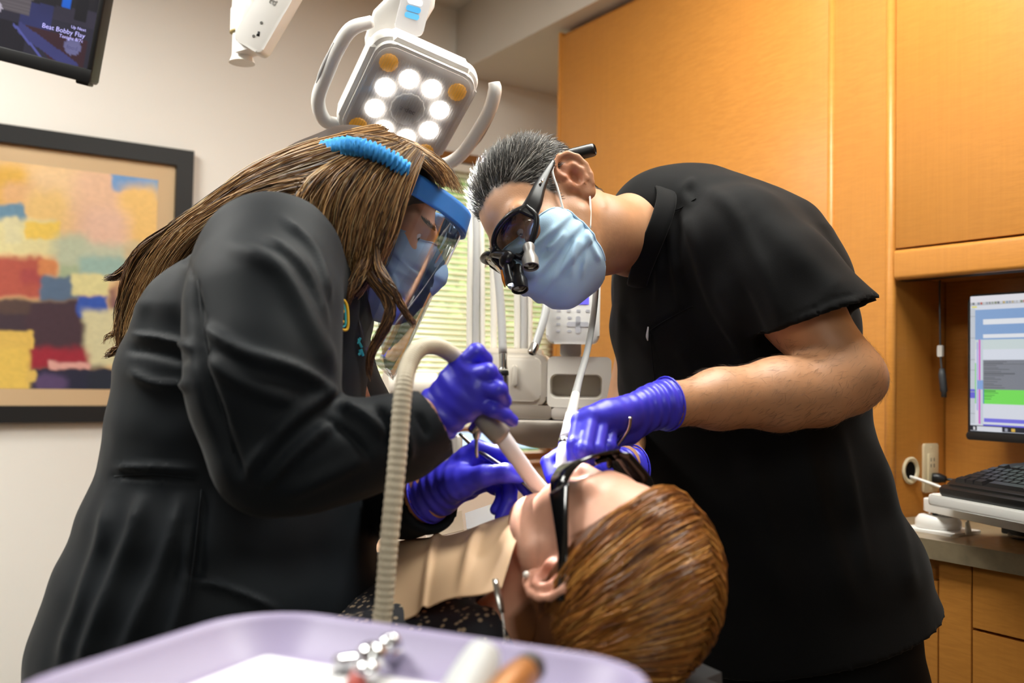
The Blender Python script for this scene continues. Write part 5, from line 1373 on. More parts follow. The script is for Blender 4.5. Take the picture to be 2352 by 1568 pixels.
# trousers and shoes
S = Solid((.18, 1.36, -.01), (.90, 2.12, .86), .008)
hip = P(1850, 1400, 1.74); 
S.loft([hip + [0, 0, .06], hip + [.01, 0, -.12], hip + [.0, 0, -.22]], [.20, .205, .17], [.175, .18, .15], TL, TF, .03)
for sg_ in (-1, 1):
    h0 = hip + [0, 0, -.16] + TL * .095 * sg_; f0 = np.array([h0[0], h0[1], 0]) + TL * .05 * sg_ + TF * (.06 if sg_ > 0 else -.03)
    S.chain([h0, (h0 + f0) / 2 + TF * .03, f0 + [0, 0, .09]], [.105, .082, .075], .05)
    S.half(f0 + [0, 0, .05], (0, 0, -1.0), f0 + [-.15, -.15, -.02], f0 + [.15, .15, .12])
V2, Q2 = S.mesh(2); N2 = normals(V2, Q2); V2 = V2 + N2 * (.004 * vnoise(V2 * np.array([10, 10, 6])))[:, None]
mesh_obj('trousers', V2, Q2, BLK, D)
SHOE = mat('black_shoe', '141414', .45, var=.05)
def shoe(f0, fw, parent, m_=SHOE):
    f0 = np.asarray(f0) * [1, 1, 0]; fw = nrm(np.asarray(fw) * [1, 1, 0]); R_ = np.stack([np.cross(fw, [0, 0, 1.0]), fw, [0, 0, 1.0]], 1)
    S = Solid(f0 - [.2, .2, .0], f0 + [.2, .2, .15], .006)
    S.ell(f0 + fw * -.03 + [0, 0, .05], (.038, .05, .05), R_, 0); S.ell(f0 + fw * .09 + [0, 0, .035], (.046, .10, .038), R_, .04); S.cone(f0 + [0, 0, .05], f0 + [0, 0, .1], .045, .045, .03)
    S.half(f0 + [0, 0, .004], (0, 0, -1.0)); v, q_ = S.mesh(2); return mesh_obj('shoe', v, q_, m_, parent)
for sg_ in (-1, 1):
    h0 = hip + TL * .095 * sg_; shoe(h0 + TL * .05 * sg_ + TF * (.06 if sg_ > 0 else -.03), TF, D)

# gloves
pp = lambda *a: [P(*p) for p in a]
hand('glove', P(1505, 930, 1.295), P(1400, 940, 1.25) - P(1530, 930, 1.305), pp((1334, 968, 1.222), (1356, 958, 1.225), (1382, 962, 1.235), (1404, 978, 1.25)),
     [pp((1321, 1022, 1.195), (1318, 1072, 1.195), (1311, 1114, 1.20)), pp((1340, 1034, 1.185), (1356, 1052, 1.215), (1372, 1030, 1.235)), pp((1368, 1032, 1.20), (1386, 1044, 1.228), (1396, 1024, 1.245)), pp((1397, 1024, 1.222), (1408, 1034, 1.245), (1414, 1018, 1.26))],
     pp((1440, 985, 1.29), (1385, 1010, 1.28), (1345, 1050, 1.255), (1318, 1095, 1.225)), GLOVE, D, cuff=.022, cuff_r=.0375, wr=.0295)
hand('glove', P(1432, 1076, 1.41), P(1350, 1070, 1.36) - P(1440, 1078, 1.42), pp((1352, 1040, 1.345), (1350, 1056, 1.335), (1352, 1074, 1.33), (1358, 1090, 1.33)),
     [pp((1298, 1036, 1.285), (1258, 1062, 1.262), (1268, 1098, 1.24)), pp((1305, 1052, 1.275), (1280, 1085, 1.25), (1288, 1108, 1.235)), pp((1318, 1078, 1.28), (1322, 1105, 1.27), (1340, 1112, 1.28)), pp((1335, 1092, 1.29), (1342, 1108, 1.285), (1354, 1112, 1.295))],
     pp((1400, 1090, 1.37), (1360, 1085, 1.31), (1325, 1092, 1.265), (1300, 1106, 1.235)), GLOVE, D, cuff=.02, cuff_r=.036, wr=.029)

# mask with ear loops
MASKM = mat('pale_blue_mask', 'AECFE8', .75, var=.03, scale=40, bump=.08, bscale=600, sss=.0)
mk = mask_mesh(DC, DR, DS, MASKM, D, [([(1330, 545), (1318, 580), (1310, 640)], 9, .0028), ([(1300, 530), (1275, 560), (1255, 575)], 9, .0028), ([(1345, 530), (1362, 570), (1378, 600)], 8, .0026), ([(1290, 510), (1240, 555), (1210, 575)], 8, .002), ([(1320, 540), (1296, 590), (1280, 640)], 8, -.002), ([(1352, 520), (1345, 580), (1335, 640)], 7, .002)])
LOOP = mat('white_elastic', 'ECE9E6', .8)
for sg_ in (-1, 1):
    tube('ear_loop', [DW(sg_ * .068, .030, -.030), DW(sg_ * .0755, .012, -.004), DW(sg_ * .080, -.006, .022), DW(sg_ * .082, -.022, .028)], .0017, LOOP, mk, sides=7, n=14)
    tube('ear_loop', [DW(sg_ * .068, .022, -.075), DW(sg_ * .074, -.004, -.055), DW(sg_ * .078, -.026, -.036)], .0017, LOOP, mk, sides=7, n=12)

# magnifying loupes
LOU = thing('dental_loupes', 'black magnifying loupes with two telescopes and a lit headlamp above the blue mask', 'loupes')
LENSF = film_mat('loupe_lens', (.8, .78, .76), .05)
LB = mat('loupe_black', '17171A', .32, var=.05)
w8 = lambda *a: [DW(*p) for p in a]
for sg_ in (-1, 1):
    ribbon('temple_arm', w8((sg_ * .083, -.022, .032), (sg_ * .083, .005, .026), (sg_ * .082, .035, .018), (sg_ * .079, .062, .008), (sg_ * .071, .084, .002)), DR[:, 2], [.007, .012, .019, .026, .030], .0055, LB, LOU, 26)
    rim = w8((sg_ * .074, .074, .012), (sg_ * .060, .094, .022), (sg_ * .036, .110, .024), (sg_ * .012, .116, .016), (sg_ * .012, .118, -.006), (sg_ * .030, .114, -.026), (sg_ * .056, .100, -.026), (sg_ * .074, .078, -.010), (sg_ * .074, .074, .012))
    tube('lens_rim', rim, .0046, LB, LOU, sides=8, n=44, cap=False)
    LC = catmull(rim, 28)[:-1]; cen = LC.mean(0) + DR[:, 1] * .004
    Vl = np.concatenate([LC, [cen], LC - DR[:, 1] * .0015, [cen - DR[:, 1] * .0015]]); m2 = len(LC)
    mesh_obj('lens', Vl, [(i, (i + 1) % m2, m2) for i in range(m2)] + [(m2 + 1 + i, 2 * m2 + 1, m2 + 1 + (i + 1) % m2) for i in range(m2)] + [(i, m2 + 1 + i, m2 + 1 + (i + 1) % m2, (i + 1) % m2) for i in range(m2)], LENSF, LOU)
tube('bridge', w8((-.014, .117, .012), (0, .122, .010), (.014, .117, .012)), .004, LB, LOU, sides=8, n=8)
tdir = nrm(P(1275, 1120, 1.22) - P(1218, 580, 1.39))
GLS = mat('telescope_glass', '2A1A12', .05, spec=.8, coat=.5)
for nm_, a_, r_, L_, mm in (('telescope', P(1214, 562, 1.403), .0125, .040, mat('telescope_grey', '8A8682', .35, .2)), ('telescope', P(1189, 612, 1.428), .0128, .042, LB)):
    lathe(nm_, [(.0001, 0), (r_ * .62, 0), (r_ * .75, .004), (r_ * .62, .012), (r_ * .72, .018), (r_, .026), (r_, L_), (r_ * .88, L_ + .0005), (r_ * .86, L_ - .002)], mm, LOU, a=a_, b=a_ + tdir, sides=26)
    lathe('objective', [(.0001, .0012), (r_ * .5, .0009), (r_ * .88, 0)], GLS, LOU, a=a_ + tdir * (L_ - .002), b=a_ + tdir, sides=26)
tube('telescope_mount', [P(1185, 586, 1.423), P(1200, 592, 1.413), P(1214, 575, 1.403)], .004, LB, LOU, n=10, sides=8)
tube('lamp_bracket', [DW(0, .121, .010), P(1168, 588, 1.418), P(1160, 600, 1.423), P(1178, 612, 1.428)], [.005, .009, .010, .009], LB, LOU, n=14, sides=10)
ha_, = [P(1163, 606, 1.418)]; hdv = nrm(P(1174, 655, 1.408) - ha_)
lathe('headlamp', [(.0001, 0), (.0048, 0), (.0055, .003), (.0055, .020), (.0075, .026), (.0078, .0335), (.0066, .034)], LB, LOU, a=ha_, b=ha_ + hdv, sides=20)
lathe('headlamp_glass', [(.0001, .0008), (.0066, 0)], mat('headlamp_light', 'FFFFFF', .2, emit='EAF0FF', estr=9.0), LOU, a=ha_ + hdv * .0338, b=ha_ + hdv, sides=20)
tube('orange_filter', [P(1152, 622, 1.421), P(1156, 642, 1.417), P(1160, 658, 1.413)], [.005, .007, .003], mat('orange_plastic', 'F28A14', .35, var=.1), LOU, sides=8, n=8, flat=.35)
tube('battery_pod', [P(1258, 382, 1.513), P(1278, 368, 1.523), P(1300, 360, 1.533), P(1306, 358, 1.533), P(1358, 345, 1.538), P(1366, 343, 1.538)], [.004, .009, .0105, .0112, .0112, .009], LB, LOU, sides=16, n=26)
tube('temple_badge', [DW(.0862, .022, .0225), DW(.0855, .034, .0195)], [.002, .0032], CHROME, LOU, sides=8, flat=.5)
hl = bpy.data.lights.new('headlamp_beam', 'SPOT'); hl.energy = 45; hl.spot_size = math.radians(24); hl.shadow_soft_size = .006; hl.color = (.9, .94, 1)
ho = bpy.data.objects.new('headlamp_beam', hl); COL.objects.link(ho); ho.parent = LOU; ho.matrix_local = Matrix.Translation(Vector(ha_ + hdv * .036)) @ Vector((0, 0, -1)).rotation_difference(Vector(np.array([.052, 1.155, 1.025]) - ha_)).to_matrix().to_4x4()
# ------------------------------------------------------------------ the woman in the charcoal jacket
AC = np.array([-.2135, 1.4173, 1.3946]); AR = frame((.913, -.08, -.409), (.407, .083, .91)); AS = 1.0
AW = lambda *p: AC + AR @ (np.array(p) * AS)
A = person('person', 'person in a charcoal jacket, face shield and mask holding the suction hose')
S = Solid((-.36, 1.0, .70), (.06, 1.72, 1.60), .0033)
add_head(S, AC, AR, AS, .95)
S.chain([AW(0, -.026, -.04), AW(0, -.045, -.095), P(760, 680, 1.40), P(690, 720, 1.38)], [.050, .050, .056, .08], .03)
S.chain([P(680, 780, 1.36), P(630, 900, 1.20), P(660, 1040, 1.08), P(800, 1035, 1.085), P(940, 990, 1.10), P(985, 968, 1.115), P(1015, 940, 1.12)], [.06, .04, .04, .038, .029, .022, .018], .03)
S.chain([P(690, 760, 1.40), P(800, 1000, 1.48), P(880, 1150, 1.38), P(975, 1138, 1.265), P(998, 1130, 1.25), P(1020, 1120, 1.24)], [.07, .05, .036, .028, .024, .018], .03)
V, Q = S.mesh(1)
a_hair = lambda q: np.minimum(q[:, 2] - np.interp(q[:, 1], [-.12, -.02, .03, .06, .1], [-.1, -.06, .0, .045, .062]), 1)
mesh_obj('body', V, Q, SKIN_M('woman_skin'), A, cols=skin_cols(V, 'CF9474', AC, AR, AS, a_hair, '3A2618'))
eyes(AC, AR, AS, A, (0, .9, -.4))
nb_ = 200; bxs = rng.uniform(.014, .052, nb_); sg = np.sign(rng.normal(size=nb_))
br0 = np.stack([sg * bxs, .0985 - .42 * (bxs - .014), .021 + rng.normal(size=nb_) * .0016], 1); bd = np.stack([sg * .9, -.35 + 0 * bxs, .2 + 0 * bxs], 1); ts = np.linspace(0, 1, 3)[None, :, None]
strands('eyebrow', AC + (br0[:, None] + bd[:, None] * .009 * ts) @ AR.T, .0004, HAIR_M('woman_hair'), A, shade(nb_, ['2A1A10', '4A3222'], [3, 1]))

# jacket
CHA = mat('charcoal_stretch_cloth', '0B1117', .68, var=.06, scale=5, bump=.04, bscale=700, sheen=.05, spec=.22)
JF = nrm(np.array([.985, -.17, 0])); JR = nrm(np.array([-.17, -.985, 0]))
S = Solid((-.78, .92, .50), (.02, 1.78, 1.50), .0051)
sp_ = [(705, 600, 1.40, .10, .075), (655, 640, 1.38, .160, .115), (600, 720, 1.37, .185, .150), (562, 850, 1.36, .180, .165), (548, 980, 1.35, .172, .172), (540, 1090, 1.35, .172, .178), (525, 1200, 1.35, .190, .196), (508, 1350, 1.35, .21, .222), (492, 1480, 1.35, .222, .238), (470, 1680, 1.35, .235, .25)]
S.loft([P(a, b, c_) for a, b, c_, _, _ in sp_], [w[3] for w in sp_], [w[4] for w in sp_], JR, JF, .03)
S.chain([P(655, 650, 1.30), P(622, 605, 1.20), P(606, 720, 1.13), P(606, 880, 1.085), P(622, 1050, 1.07)], [.085, .078, .080, .074, .066], .055)      # near sleeve, upper
S.chain([P(622, 1050, 1.07), P(720, 1050, 1.075), P(820, 1028, 1.085), P(920, 1002, 1.10), P(1005, 972, 1.115)], [.058, .056, .052, .048, .042], .022)   # near sleeve, fore
S.chain([P(690, 640, 1.50), P(720, 690, 1.58), P(800, 980, 1.52), P(850, 1130, 1.44)], [.08, .075, .066, .056], .05)   # far sleeve
S.chain([P(850, 1130, 1.44), P(930, 1150, 1.32), P(982, 1152, 1.265)], [.056, .047, .043], .02)
cn = nrm(P(1030, 945, 1.12) - P(960, 985, 1.11)); cc = P(1012, 985, 1.115)
S.half(cc, cn, cc - .09, cc + .09); S.cone(P(975, 985, 1.11), P(1040, 955, 1.12), .034, .038, .006, 'cut')
cn2 = nrm(P(1020, 1120, 1.23) - P(930, 1150, 1.32)); cc2 = P(990, 1145, 1.255)
S.half(cc2, cn2, cc2 - .08, cc2 + .08); S.cone(P(965, 1150, 1.28), P(1010, 1138, 1.24), .033, .039, .006, 'cut')
S.chain([AW(0, -.03, -.06), P(765, 690, 1.40)], [.062, .058], .01, 'cut')
V, Q = S.mesh(2)
FO = [([(520, 560), (640, 620), (720, 760), (770, 860)], 26, .006), ([(600, 540), (700, 620), (752, 760)], 16, .005), ([(650, 500), (725, 580), (760, 700)], 12, .005), ([(440, 640), (455, 760), (470, 860), (510, 980)], 16, -.010), ([(450, 740), (560, 810), (680, 850), (770, 905)], 18, .007), ([(470, 820), (560, 880), (690, 930)], 22, .005),
      ([(470, 880), (520, 1010), (560, 1110)], 20, -.006), ([(560, 1100), (640, 990), (720, 920), (770, 890)], 20, .007), ([(590, 1130), (680, 1040), (780, 960)], 14, .006), ([(640, 1140), (760, 1090), (860, 1040)], 22, .004), ([(740, 960), (800, 1000), (850, 1060)], 14, -.005), ([(780, 930), (840, 960), (880, 1000)], 16, .008), ([(860, 930), (895, 980), (890, 1040)], 10, -.006), ([(900, 950), (935, 1000), (940, 1060)], 14, .005), ([(960, 950), (985, 1000)], 8, -.004),
      ([(285, 800), (350, 805), (440, 830)], 14, -.005), ([(290, 850), (360, 880), (440, 885)], 14, .005), ([(300, 770), (380, 780), (450, 800)], 10, .005), ([(255, 1075), (340, 1072), (450, 1078)], 8, .004), ([(250, 1094), (340, 1092), (455, 1096)], 5, -.0045),
      ([(250, 1140), (230, 1250), (180, 1400), (130, 1560)], 22, .005), ([(330, 1130), (300, 1250), (230, 1420), (180, 1560)], 26, .007), ([(420, 1130), (390, 1260), (330, 1400), (260, 1560)], 24, .006), ([(440, 1200), (430, 1330), (400, 1450), (350, 1560)], 22, .006), ([(430, 1330), (520, 1350), (640, 1400)], 10, .004), ([(470, 1130), (460, 1260), (450, 1330)], 14, -.005), ([(380, 560), (330, 680), (300, 780)], 20, .004), ([(400, 560), (430, 600), (440, 640)], 7, -.003)]
V = fold(V, Q, FO)
N = normals(V, Q); V = V + N * (.0022 * vnoise(V * np.array([9, 9, 6]) + 4) + .0009 * vnoise(V * 30))[:, None]
jk = mesh_obj('jacket', V, Q, CHA, A)
VJ, NJ = V, normals(V, Q)
def on_jacket(px, py, lift=.0015): return on_cloth(px, py, VJ, NJ, lift)
INN = mat('black_shirt', '0E0F11', .8, var=.05)
for pts in (((455, 640), (466, 760), (500, 900), (540, 1040)), ((262, 1092), (350, 1093), (440, 1098)), ((470, 1120), (440, 1330), (400, 1560))):
    tube('seam', [on_jacket(*p, lift=.0008) for p in pts], .0010, CHA, jk, sides=6, n=14)
# embroidery: yellow and teal monogram and a line of teal letters
YEL = mat('yellow_thread', 'E0B02A', .6, var=.1, scale=90); TEA = mat('teal_thread', '37A9B4', .6, var=.1, scale=90)
def plane_at(pts, lift):
    q = np.array([on_jacket(*p, lift=0) for p in pts]); c_ = q.mean(0); _, _, vt = np.linalg.svd(q - c_); n_ = vt[2]; n_ = n_ if n_ @ (c_ - np.array([0, 0, CAM_Z])) < 0 else -n_
    dd = max(((q - c_) @ n_).max(), 0); n_ = nrm(n_ - 1.3 * nrm(c_ - np.array([0, 0, CAM_Z]))); return c_ + n_ * (lift + dd), n_
PLN = [plane_at([(786, 690), (800, 695), (802, 755), (788, 750), (794, 720)], .004), plane_at([(806, 745), (830, 770), (815, 800), (832, 815)], .001)]
def stitch(name, pts, r, m_, k=0):
    c_, n_ = PLN[k]; out = []
    for x, y in catmull(pts, 6 * len(pts)):
        d_ = ray(x, y); o_ = np.array([0, 0, CAM_Z]); out.append(o_ + d_ * ((c_ - o_) @ n_) / (d_ @ n_))
    tube(name, out, r, m_, jk, sides=8)
stitch('monogram', [(768, 688), (786, 688), (795, 697), (799, 722), (796, 757), (768, 749)], .0019, YEL)
stitch('monogram', [(770, 693), (784, 694), (790, 703), (793, 724), (791, 749), (770, 744)], .0014, TEA)
stitch('monogram', [(768, 706), (788, 715), (768, 724)], .0024, YEL); stitch('monogram', [(768, 738), (788, 739)], .0026, YEL)
for pts in (((806, 742), (804, 756), (811, 768)), ((812, 770), (820, 778)), ((812, 790), (822, 786), (828, 776)), ((820, 778), (831, 798)), ((815, 800), (816, 811), (826, 813), (827, 803)), ((829, 802), (834, 817))):
    stitch('teal_letter', pts, .0021, TEA, 1)
# trousers and shoes
S = Solid((-.82, .98, -.01), (.0, 1.75, .72), .008)
hip = P(480, 1560, 1.36)
S.loft([hip + [0, 0, .1], hip + [0, 0, -.1], hip + [.02, 0, -.18]], [.19, .2, .17], [.17, .18, .15], JR, JF, .03)
ft_ = []
for sg_ in (-1, 1):
    h0 = hip + [.02, 0, -.12] + JR * .09 * sg_; f0 = np.array([h0[0] + .02, h0[1], 0]) + JR * .03 * sg_; ft_.append(f0)
    S.chain([h0, (h0 + f0) / 2 + JF * .02, f0 + [0, 0, .09]], [.10, .075, .065], .05); S.half(f0 + [0, 0, .05], (0, 0, -1.0), f0 + [-.15, -.15, -.02], f0 + [.15, .15, .12])
v_, q_ = S.mesh(2); mesh_obj('trousers', v_, q_, mat('navy_trousers', '15182A', .8, var=.05), A)
for f0 in ft_: shoe(f0, JF, A)

# gloves
hand('glove', P(996, 962, 1.118), P(1060, 890, 1.11) - P(985, 975, 1.12), pp((1056, 846, 1.105), (1078, 864, 1.095), (1094, 890, 1.09), (1098, 922, 1.092)),
     [pp((1094, 810, 1.10), (1112, 826, 1.115), (1108, 846, 1.135)), pp((1122, 856, 1.085), (1136, 876, 1.10), (1126, 890, 1.125)), pp((1144, 896, 1.08), (1156, 920, 1.095), (1144, 934, 1.12)), pp((1134, 940, 1.085), (1160, 953, 1.09), (1176, 966, 1.097))],
     pp((1030, 905, 1.15), (1050, 870, 1.165), (1085, 860, 1.165), (1112, 872, 1.155)), GLOVE, A, cuff=.05, cuff_r=.031, wr=.028)
hand('glove', P(1004, 1130, 1.245), P(1080, 1090, 1.22) - P(985, 1135, 1.255), pp((1097, 1032, 1.225), (1106, 1054, 1.245), (1110, 1080, 1.262), (1106, 1106, 1.272)),
     [pp((1178, 1050, 1.205), (1216, 1098, 1.20), (1243, 1142, 1.195)), pp((1176, 1074, 1.222), (1204, 1112, 1.212), (1226, 1142, 1.205)), pp((1172, 1108, 1.235), (1170, 1150, 1.225), (1152, 1188, 1.22)), pp((1156, 1128, 1.245), (1152, 1150, 1.235), (1138, 1170, 1.23))],
     pp((1050, 1110, 1.205), (1112, 1092, 1.178), (1160, 1086, 1.172), (1190, 1092, 1.18)), GLOVE, A, cuff=.022, cuff_r=.036, wr=.030)

# mask
MK2 = mat('lilac_blue_mask', '93B4DA', .75, var=.03, scale=40, bump=.08, bscale=600)
mk = mask_mesh(AC, AR, AS * 1.02, MK2, A, [([(880, 590), (905, 640), (915, 700)], 9, .003), ([(905, 575), (940, 620), (975, 640)], 9, .003), ([(860, 600), (850, 660), (845, 700)], 9, .0025)])
for sg_ in (-1, 1):
    tube('ear_loop', [AW(sg_ * .062, .016, -.034), AW(sg_ * .0735, .004, -.004), AW(sg_ * .080, -.014, .02)], .0016, LOOP, mk, sides=7, n=12)
    tube('ear_loop', [AW(sg_ * .060, .012, -.082), AW(sg_ * .070, -.010, -.055), AW(sg_ * .078, -.024, -.034)], .0016, LOOP, mk, sides=7, n=12)

# long wavy hair: dark under-mass and many strands
S = Solid((-.95, 1.05, 1.0), (.0, 1.75, 1.66), .005)
S.ell(AW(0, -.020, .034), (.084, .106, .088), AR, 0)
S.chain([AW(0, -.06, .03), P(720, 440, 1.43), P(600, 470, 1.42), P(500, 520, 1.42)], [.085, .070, .045, .025], .03)
S.chain([AW(-.05, -.03, .03), P(830, 470, 1.335), P(800, 560, 1.315), P(790, 620, 1.31)], [.05, .046, .032, .014], .03)
S.chain([AW(.05, -.03, .03), AW(.07, -.03, -.03), AW(.06, -.03, -.11)], [.05, .04, .025], .03)
S.half(AW(0, .075, .05), AR @ np.array([0, 1.0, -.35])); S.half(AW(0, .035, .0), AR @ np.array([0, 1.0, -.75]))
v_, q_ = S.mesh(2); mesh_obj('hair_underlayer', v_, q_, mat('hair_dark_brown', '2E1D12', .6, var=.25, scale=30), A)
def R0(px, py, d): return P(px, py, d)
HC = ['2A1A10', '452C1A', '6E4A2A', '9C7244', 'C99C64', 'E6C792']
# crown sweeping back over the shoulder and down the back
gA = [[P(940, 345, 1.30), P(860, 380, 1.27), P(760, 420, 1.28), P(640, 440, 1.33), P(540, 480, 1.38), P(450, 545, 1.42), P(390, 640, 1.44)],
      [P(900, 322, 1.33), P(800, 340, 1.31), P(690, 372, 1.33), P(580, 420, 1.37), P(490, 485, 1.42), P(400, 560, 1.45), P(330, 680, 1.46), P(300, 790, 1.46)],
      [P(860, 303, 1.38), P(770, 325, 1.37), P(660, 366, 1.38), P(560, 420, 1.41), P(470, 492, 1.44), P(370, 560, 1.47), P(310, 660, 1.48), P(270, 780, 1.48)],
      [P(880, 302, 1.45), P(780, 325, 1.45), P(660, 372, 1.46), P(540, 440, 1.47), P(440, 520, 1.49), P(360, 580, 1.50), P(310, 700, 1.50), P(285, 820, 1.50)]]
n = 3700; C = guided(gA, n, 15, [.012, .014, .014, .016, .02, .022], (.0035, 1.4), .35)
strands('hair', C, .00074, HAIR_M('woman_hair'), A, shade(n, HC, [1.5, 2.5, 4, 4, 4, 2.4]))
# side curtain over the ear
gB = [[P(965, 360, 1.30), P(935, 420, 1.275), P(905, 500, 1.27), P(880, 580, 1.28), P(850, 640, 1.29), P(800, 690, 1.30)],
      [P(940, 340, 1.30), P(880, 400, 1.265), P(840, 490, 1.26), P(820, 580, 1.27), P(810, 640, 1.29), P(785, 690, 1.30)],
      [P(920, 330, 1.31), P(830, 385, 1.265), P(780, 460, 1.26), P(760, 550, 1.27), P(765, 620, 1.285), P(775, 660, 1.29)],
      [P(890, 318, 1.33), P(770, 380, 1.28), P(700, 440, 1.275), P(690, 500, 1.28), P(720, 560, 1.285), P(755, 610, 1.29)]]
n = 3200; C = guided(gB, n, 14, [.008, .010, .012, .012, .010, .010], (.0035, 1.6), .3)
strands('hair', C, .00074, HAIR_M('woman_hair'), A, shade(n, HC, [2.5, 3, 4, 4, 4, 2.6]))
# top of the head, in front of the strap
gT = [[P(725, 352, 1.44), P(780, 322, 1.40), P(860, 305, 1.37), P(930, 332, 1.36), P(995, 368, 1.38), P(1035, 412, 1.40)],
      [P(740, 345, 1.38), P(800, 318, 1.34), P(880, 326, 1.325), P(950, 352, 1.32), P(1005, 385, 1.34), P(1030, 425, 1.36)],
      [P(790, 330, 1.34), P(850, 320, 1.315), P(915, 335, 1.30), P(965, 365, 1.30), P(1000, 400, 1.31), P(1015, 430, 1.32)],
      [P(740, 330, 1.48), P(830, 312, 1.46), P(915, 322, 1.45), P(990, 356, 1.45), P(1040, 400, 1.46), P(1068, 450, 1.46)]]
n = 2600; C = guided(gT, n, 11, [.007, .007, .006, .006, .006, .005], (.002, 1.2), .2)
strands('hair', C, .00072, HAIR_M('woman_hair'), A, shade(n, HC, [1.5, 3, 5, 4, 3.2, 1.4]))
# locks: curls by the cheek, wisps and the flying end at the back
def lock(guide, n, spread, r=.0008, wav=(.003, 1.5), w=(2, 4, 5, 4, 2, .6), jl=.2):
    C = guided([guide, guide], n, 18, spread, wav, jl); strands('hair_lock', C, r, HAIR_M('woman_hair'), A, shade(n, HC, w))
lock([P(850, 560, 1.28), P(835, 610, 1.265), P(815, 650, 1.26), P(800, 680, 1.26), P(790, 700, 1.262)], 260, [.010, .009, .006, .004])
lock([P(835, 590, 1.28), P(850, 640, 1.262), P(880, 672, 1.255), P(897, 705, 1.252), P(888, 745, 1.252), P(862, 790, 1.255), P(848, 830, 1.26), P(850, 870, 1.262)], 240, [.007, .006, .006, .005, .0035, .002], w=(4, 5, 4, 2, 1, .2))
lock([P(862, 540, 1.27), P(866, 600, 1.258), P(885, 640, 1.25), P(905, 665, 1.248), P(920, 700, 1.25), P(945, 735, 1.255), P(954, 752, 1.258)], 110, [.004, .004, .003, .002, .0008], w=(2, 4, 5, 3, 1, .2))
lock([P(430, 520, 1.46), P(370, 560, 1.475), P(310, 600, 1.485), P(270, 632, 1.49), P(238, 640, 1.49)], 160, [.014, .010, .006, .003], w=(5, 5, 3, 1, .5, .1))
lock([P(300, 760, 1.47), P(288, 790, 1.475), P(262, 808, 1.48), P(238, 818, 1.48)], 110, [.010, .008, .005, .002])
lock([P(320, 740, 1.47), P(285, 760, 1.478), P(255, 768, 1.48), P(236, 788, 1.48)], 30, [.003, .002, .001])
lock([P(410, 520, 1.45), P(330, 590, 1.47), P(295, 690, 1.475), P(285, 780, 1.475), P(290, 830, 1.475)], 420, [.012, .018, .018, .012, .006], w=(4, 5, 4, 2, 1, .3))

# face shield
SH = thing('face_shield', 'clear face shield with a blue brow band and ruffled strap over the lilac-blue mask', 'face shield')
def visor(z0, z1, r_in, tmax, m_, name, thick=.0007, nz_=22, nt=44, taper=True):
    V = []
    for lay in (0, 1):
        for i in range(nz_ + 1):
            t_ = i / nz_; z = z0 + (z1 - z0) * t_
            th = math.radians(tmax) * ((1 - .62 * t_ ** 2.2) if taper else 1) * (math.sqrt(max(0.0, 1 - max(0, (t_ - .93) / .07) ** 2)) * .9 + .1 if taper and t_ > .93 else 1)
            for j in range(nt + 1):
                a = th * (2 * j / nt - 1); r = r_in - lay * thick
                rx, ry = r * .92, r * 1.16
                V.append(AW(rx * math.sin(a), -.012 + ry * math.cos(a) + .006 * t_, z))
    n1 = nt + 1; tot = n1 * (nz_ + 1); Fc = []
    for i in range(nz_):
        for j in range(nt):
            p = i * n1 + j; Fc.append((p, p + 1, p + 1 + n1, p + n1)); p += tot; Fc.append((p, p + n1, p + 1 + n1, p + 1))
    edge = [(i * n1, (i + 1) * n1) for i in range(nz_)] + [((i + 1) * n1 + nt, i * n1 + nt) for i in range(nz_)] + [(j + 1, j) for j in range(nt)] + [(nz_ * n1 + j, nz_ * n1 + j + 1) for j in range(nt)]
    Fc += [(a, b, b + tot, a + tot) for a, b in edge]
    return mesh_obj(name, V, Fc, m_, SH)
VIS = bpy.data.materials.new('visor_film'); VIS.use_nodes = True; _n = VIS.node_tree.nodes; _l = VIS.node_tree.links
_tr = _n.new('ShaderNodeBsdfTransparent'); _tr.inputs[0].default_value = (.96, .975, .985, 1); _gl = _n.new('ShaderNodeBsdfGlossy'); _gl.inputs['Roughness'].default_value = .035
_fr = _n.new('ShaderNodeFresnel'); _fr.inputs[0].default_value = 1.5; _mx = _n.new('ShaderNodeMixShader'); _nz = _n.new('ShaderNodeTexNoise'); _nz.inputs['Scale'].default_value = 14
_bp = _n.new('ShaderNodeBump'); _bp.inputs['Strength'].default_value = .06; _l.new(_nz.outputs[0], _bp.inputs['Height']); _l.new(_bp.outputs[0], _gl.inputs['Normal'])
_ma = _n.new('ShaderNodeMath'); _ma.operation = 'MULTIPLY_ADD'; _ma.inputs[1].default_value = .6; _ma.inputs[2].default_value = .03; _l.new(_fr.outputs[0], _ma.inputs[0])
_l.new(_ma.outputs[0], _mx.inputs[0]); _l.new(_tr.outputs[0], _mx.inputs[1]); _l.new(_gl.outputs[0], _mx.inputs[2]); _l.new(_mx.outputs[0], _n['Material Output'].inputs[0])
visor(.066, -.205, .1235, 92, VIS, 'visor')
BLU = mat('sky_blue_band', '3F86DA', .4, var=.08, scale=20)
FOA = mat('pale_blue_foam', '7FAEE6', .85, var=.08, scale=120, bump=.2, bscale=300)
visor(.068, .036, .1245, 88, BLU, 'brow_band', .0012, 6, 44, False)
visor(.066, .040, .1225, 80, FOA, 'foam_pad', .014, 4, 36, False)
sb = P(925, 388, 1.302)
rbox('strap_buckle', -.018, .018, -.012, .012, -.002, .002, .004, BLU, SH, M=basis(nrm(np.array([.75, .05, -.5])), nrm(np.array([.5, 0, .8])), nrm(np.array([.1, -1, .1])), sb))
st_ = catmull([P(935, 392, 1.275), P(890, 362, 1.258), P(840, 342, 1.262), P(790, 336, 1.285), P(745, 342, 1.34), P(722, 354, 1.43), P(730, 350, 1.50), P(800, 335, 1.56), P(900, 380, 1.555), P(960, 440, 1.53)], 260)
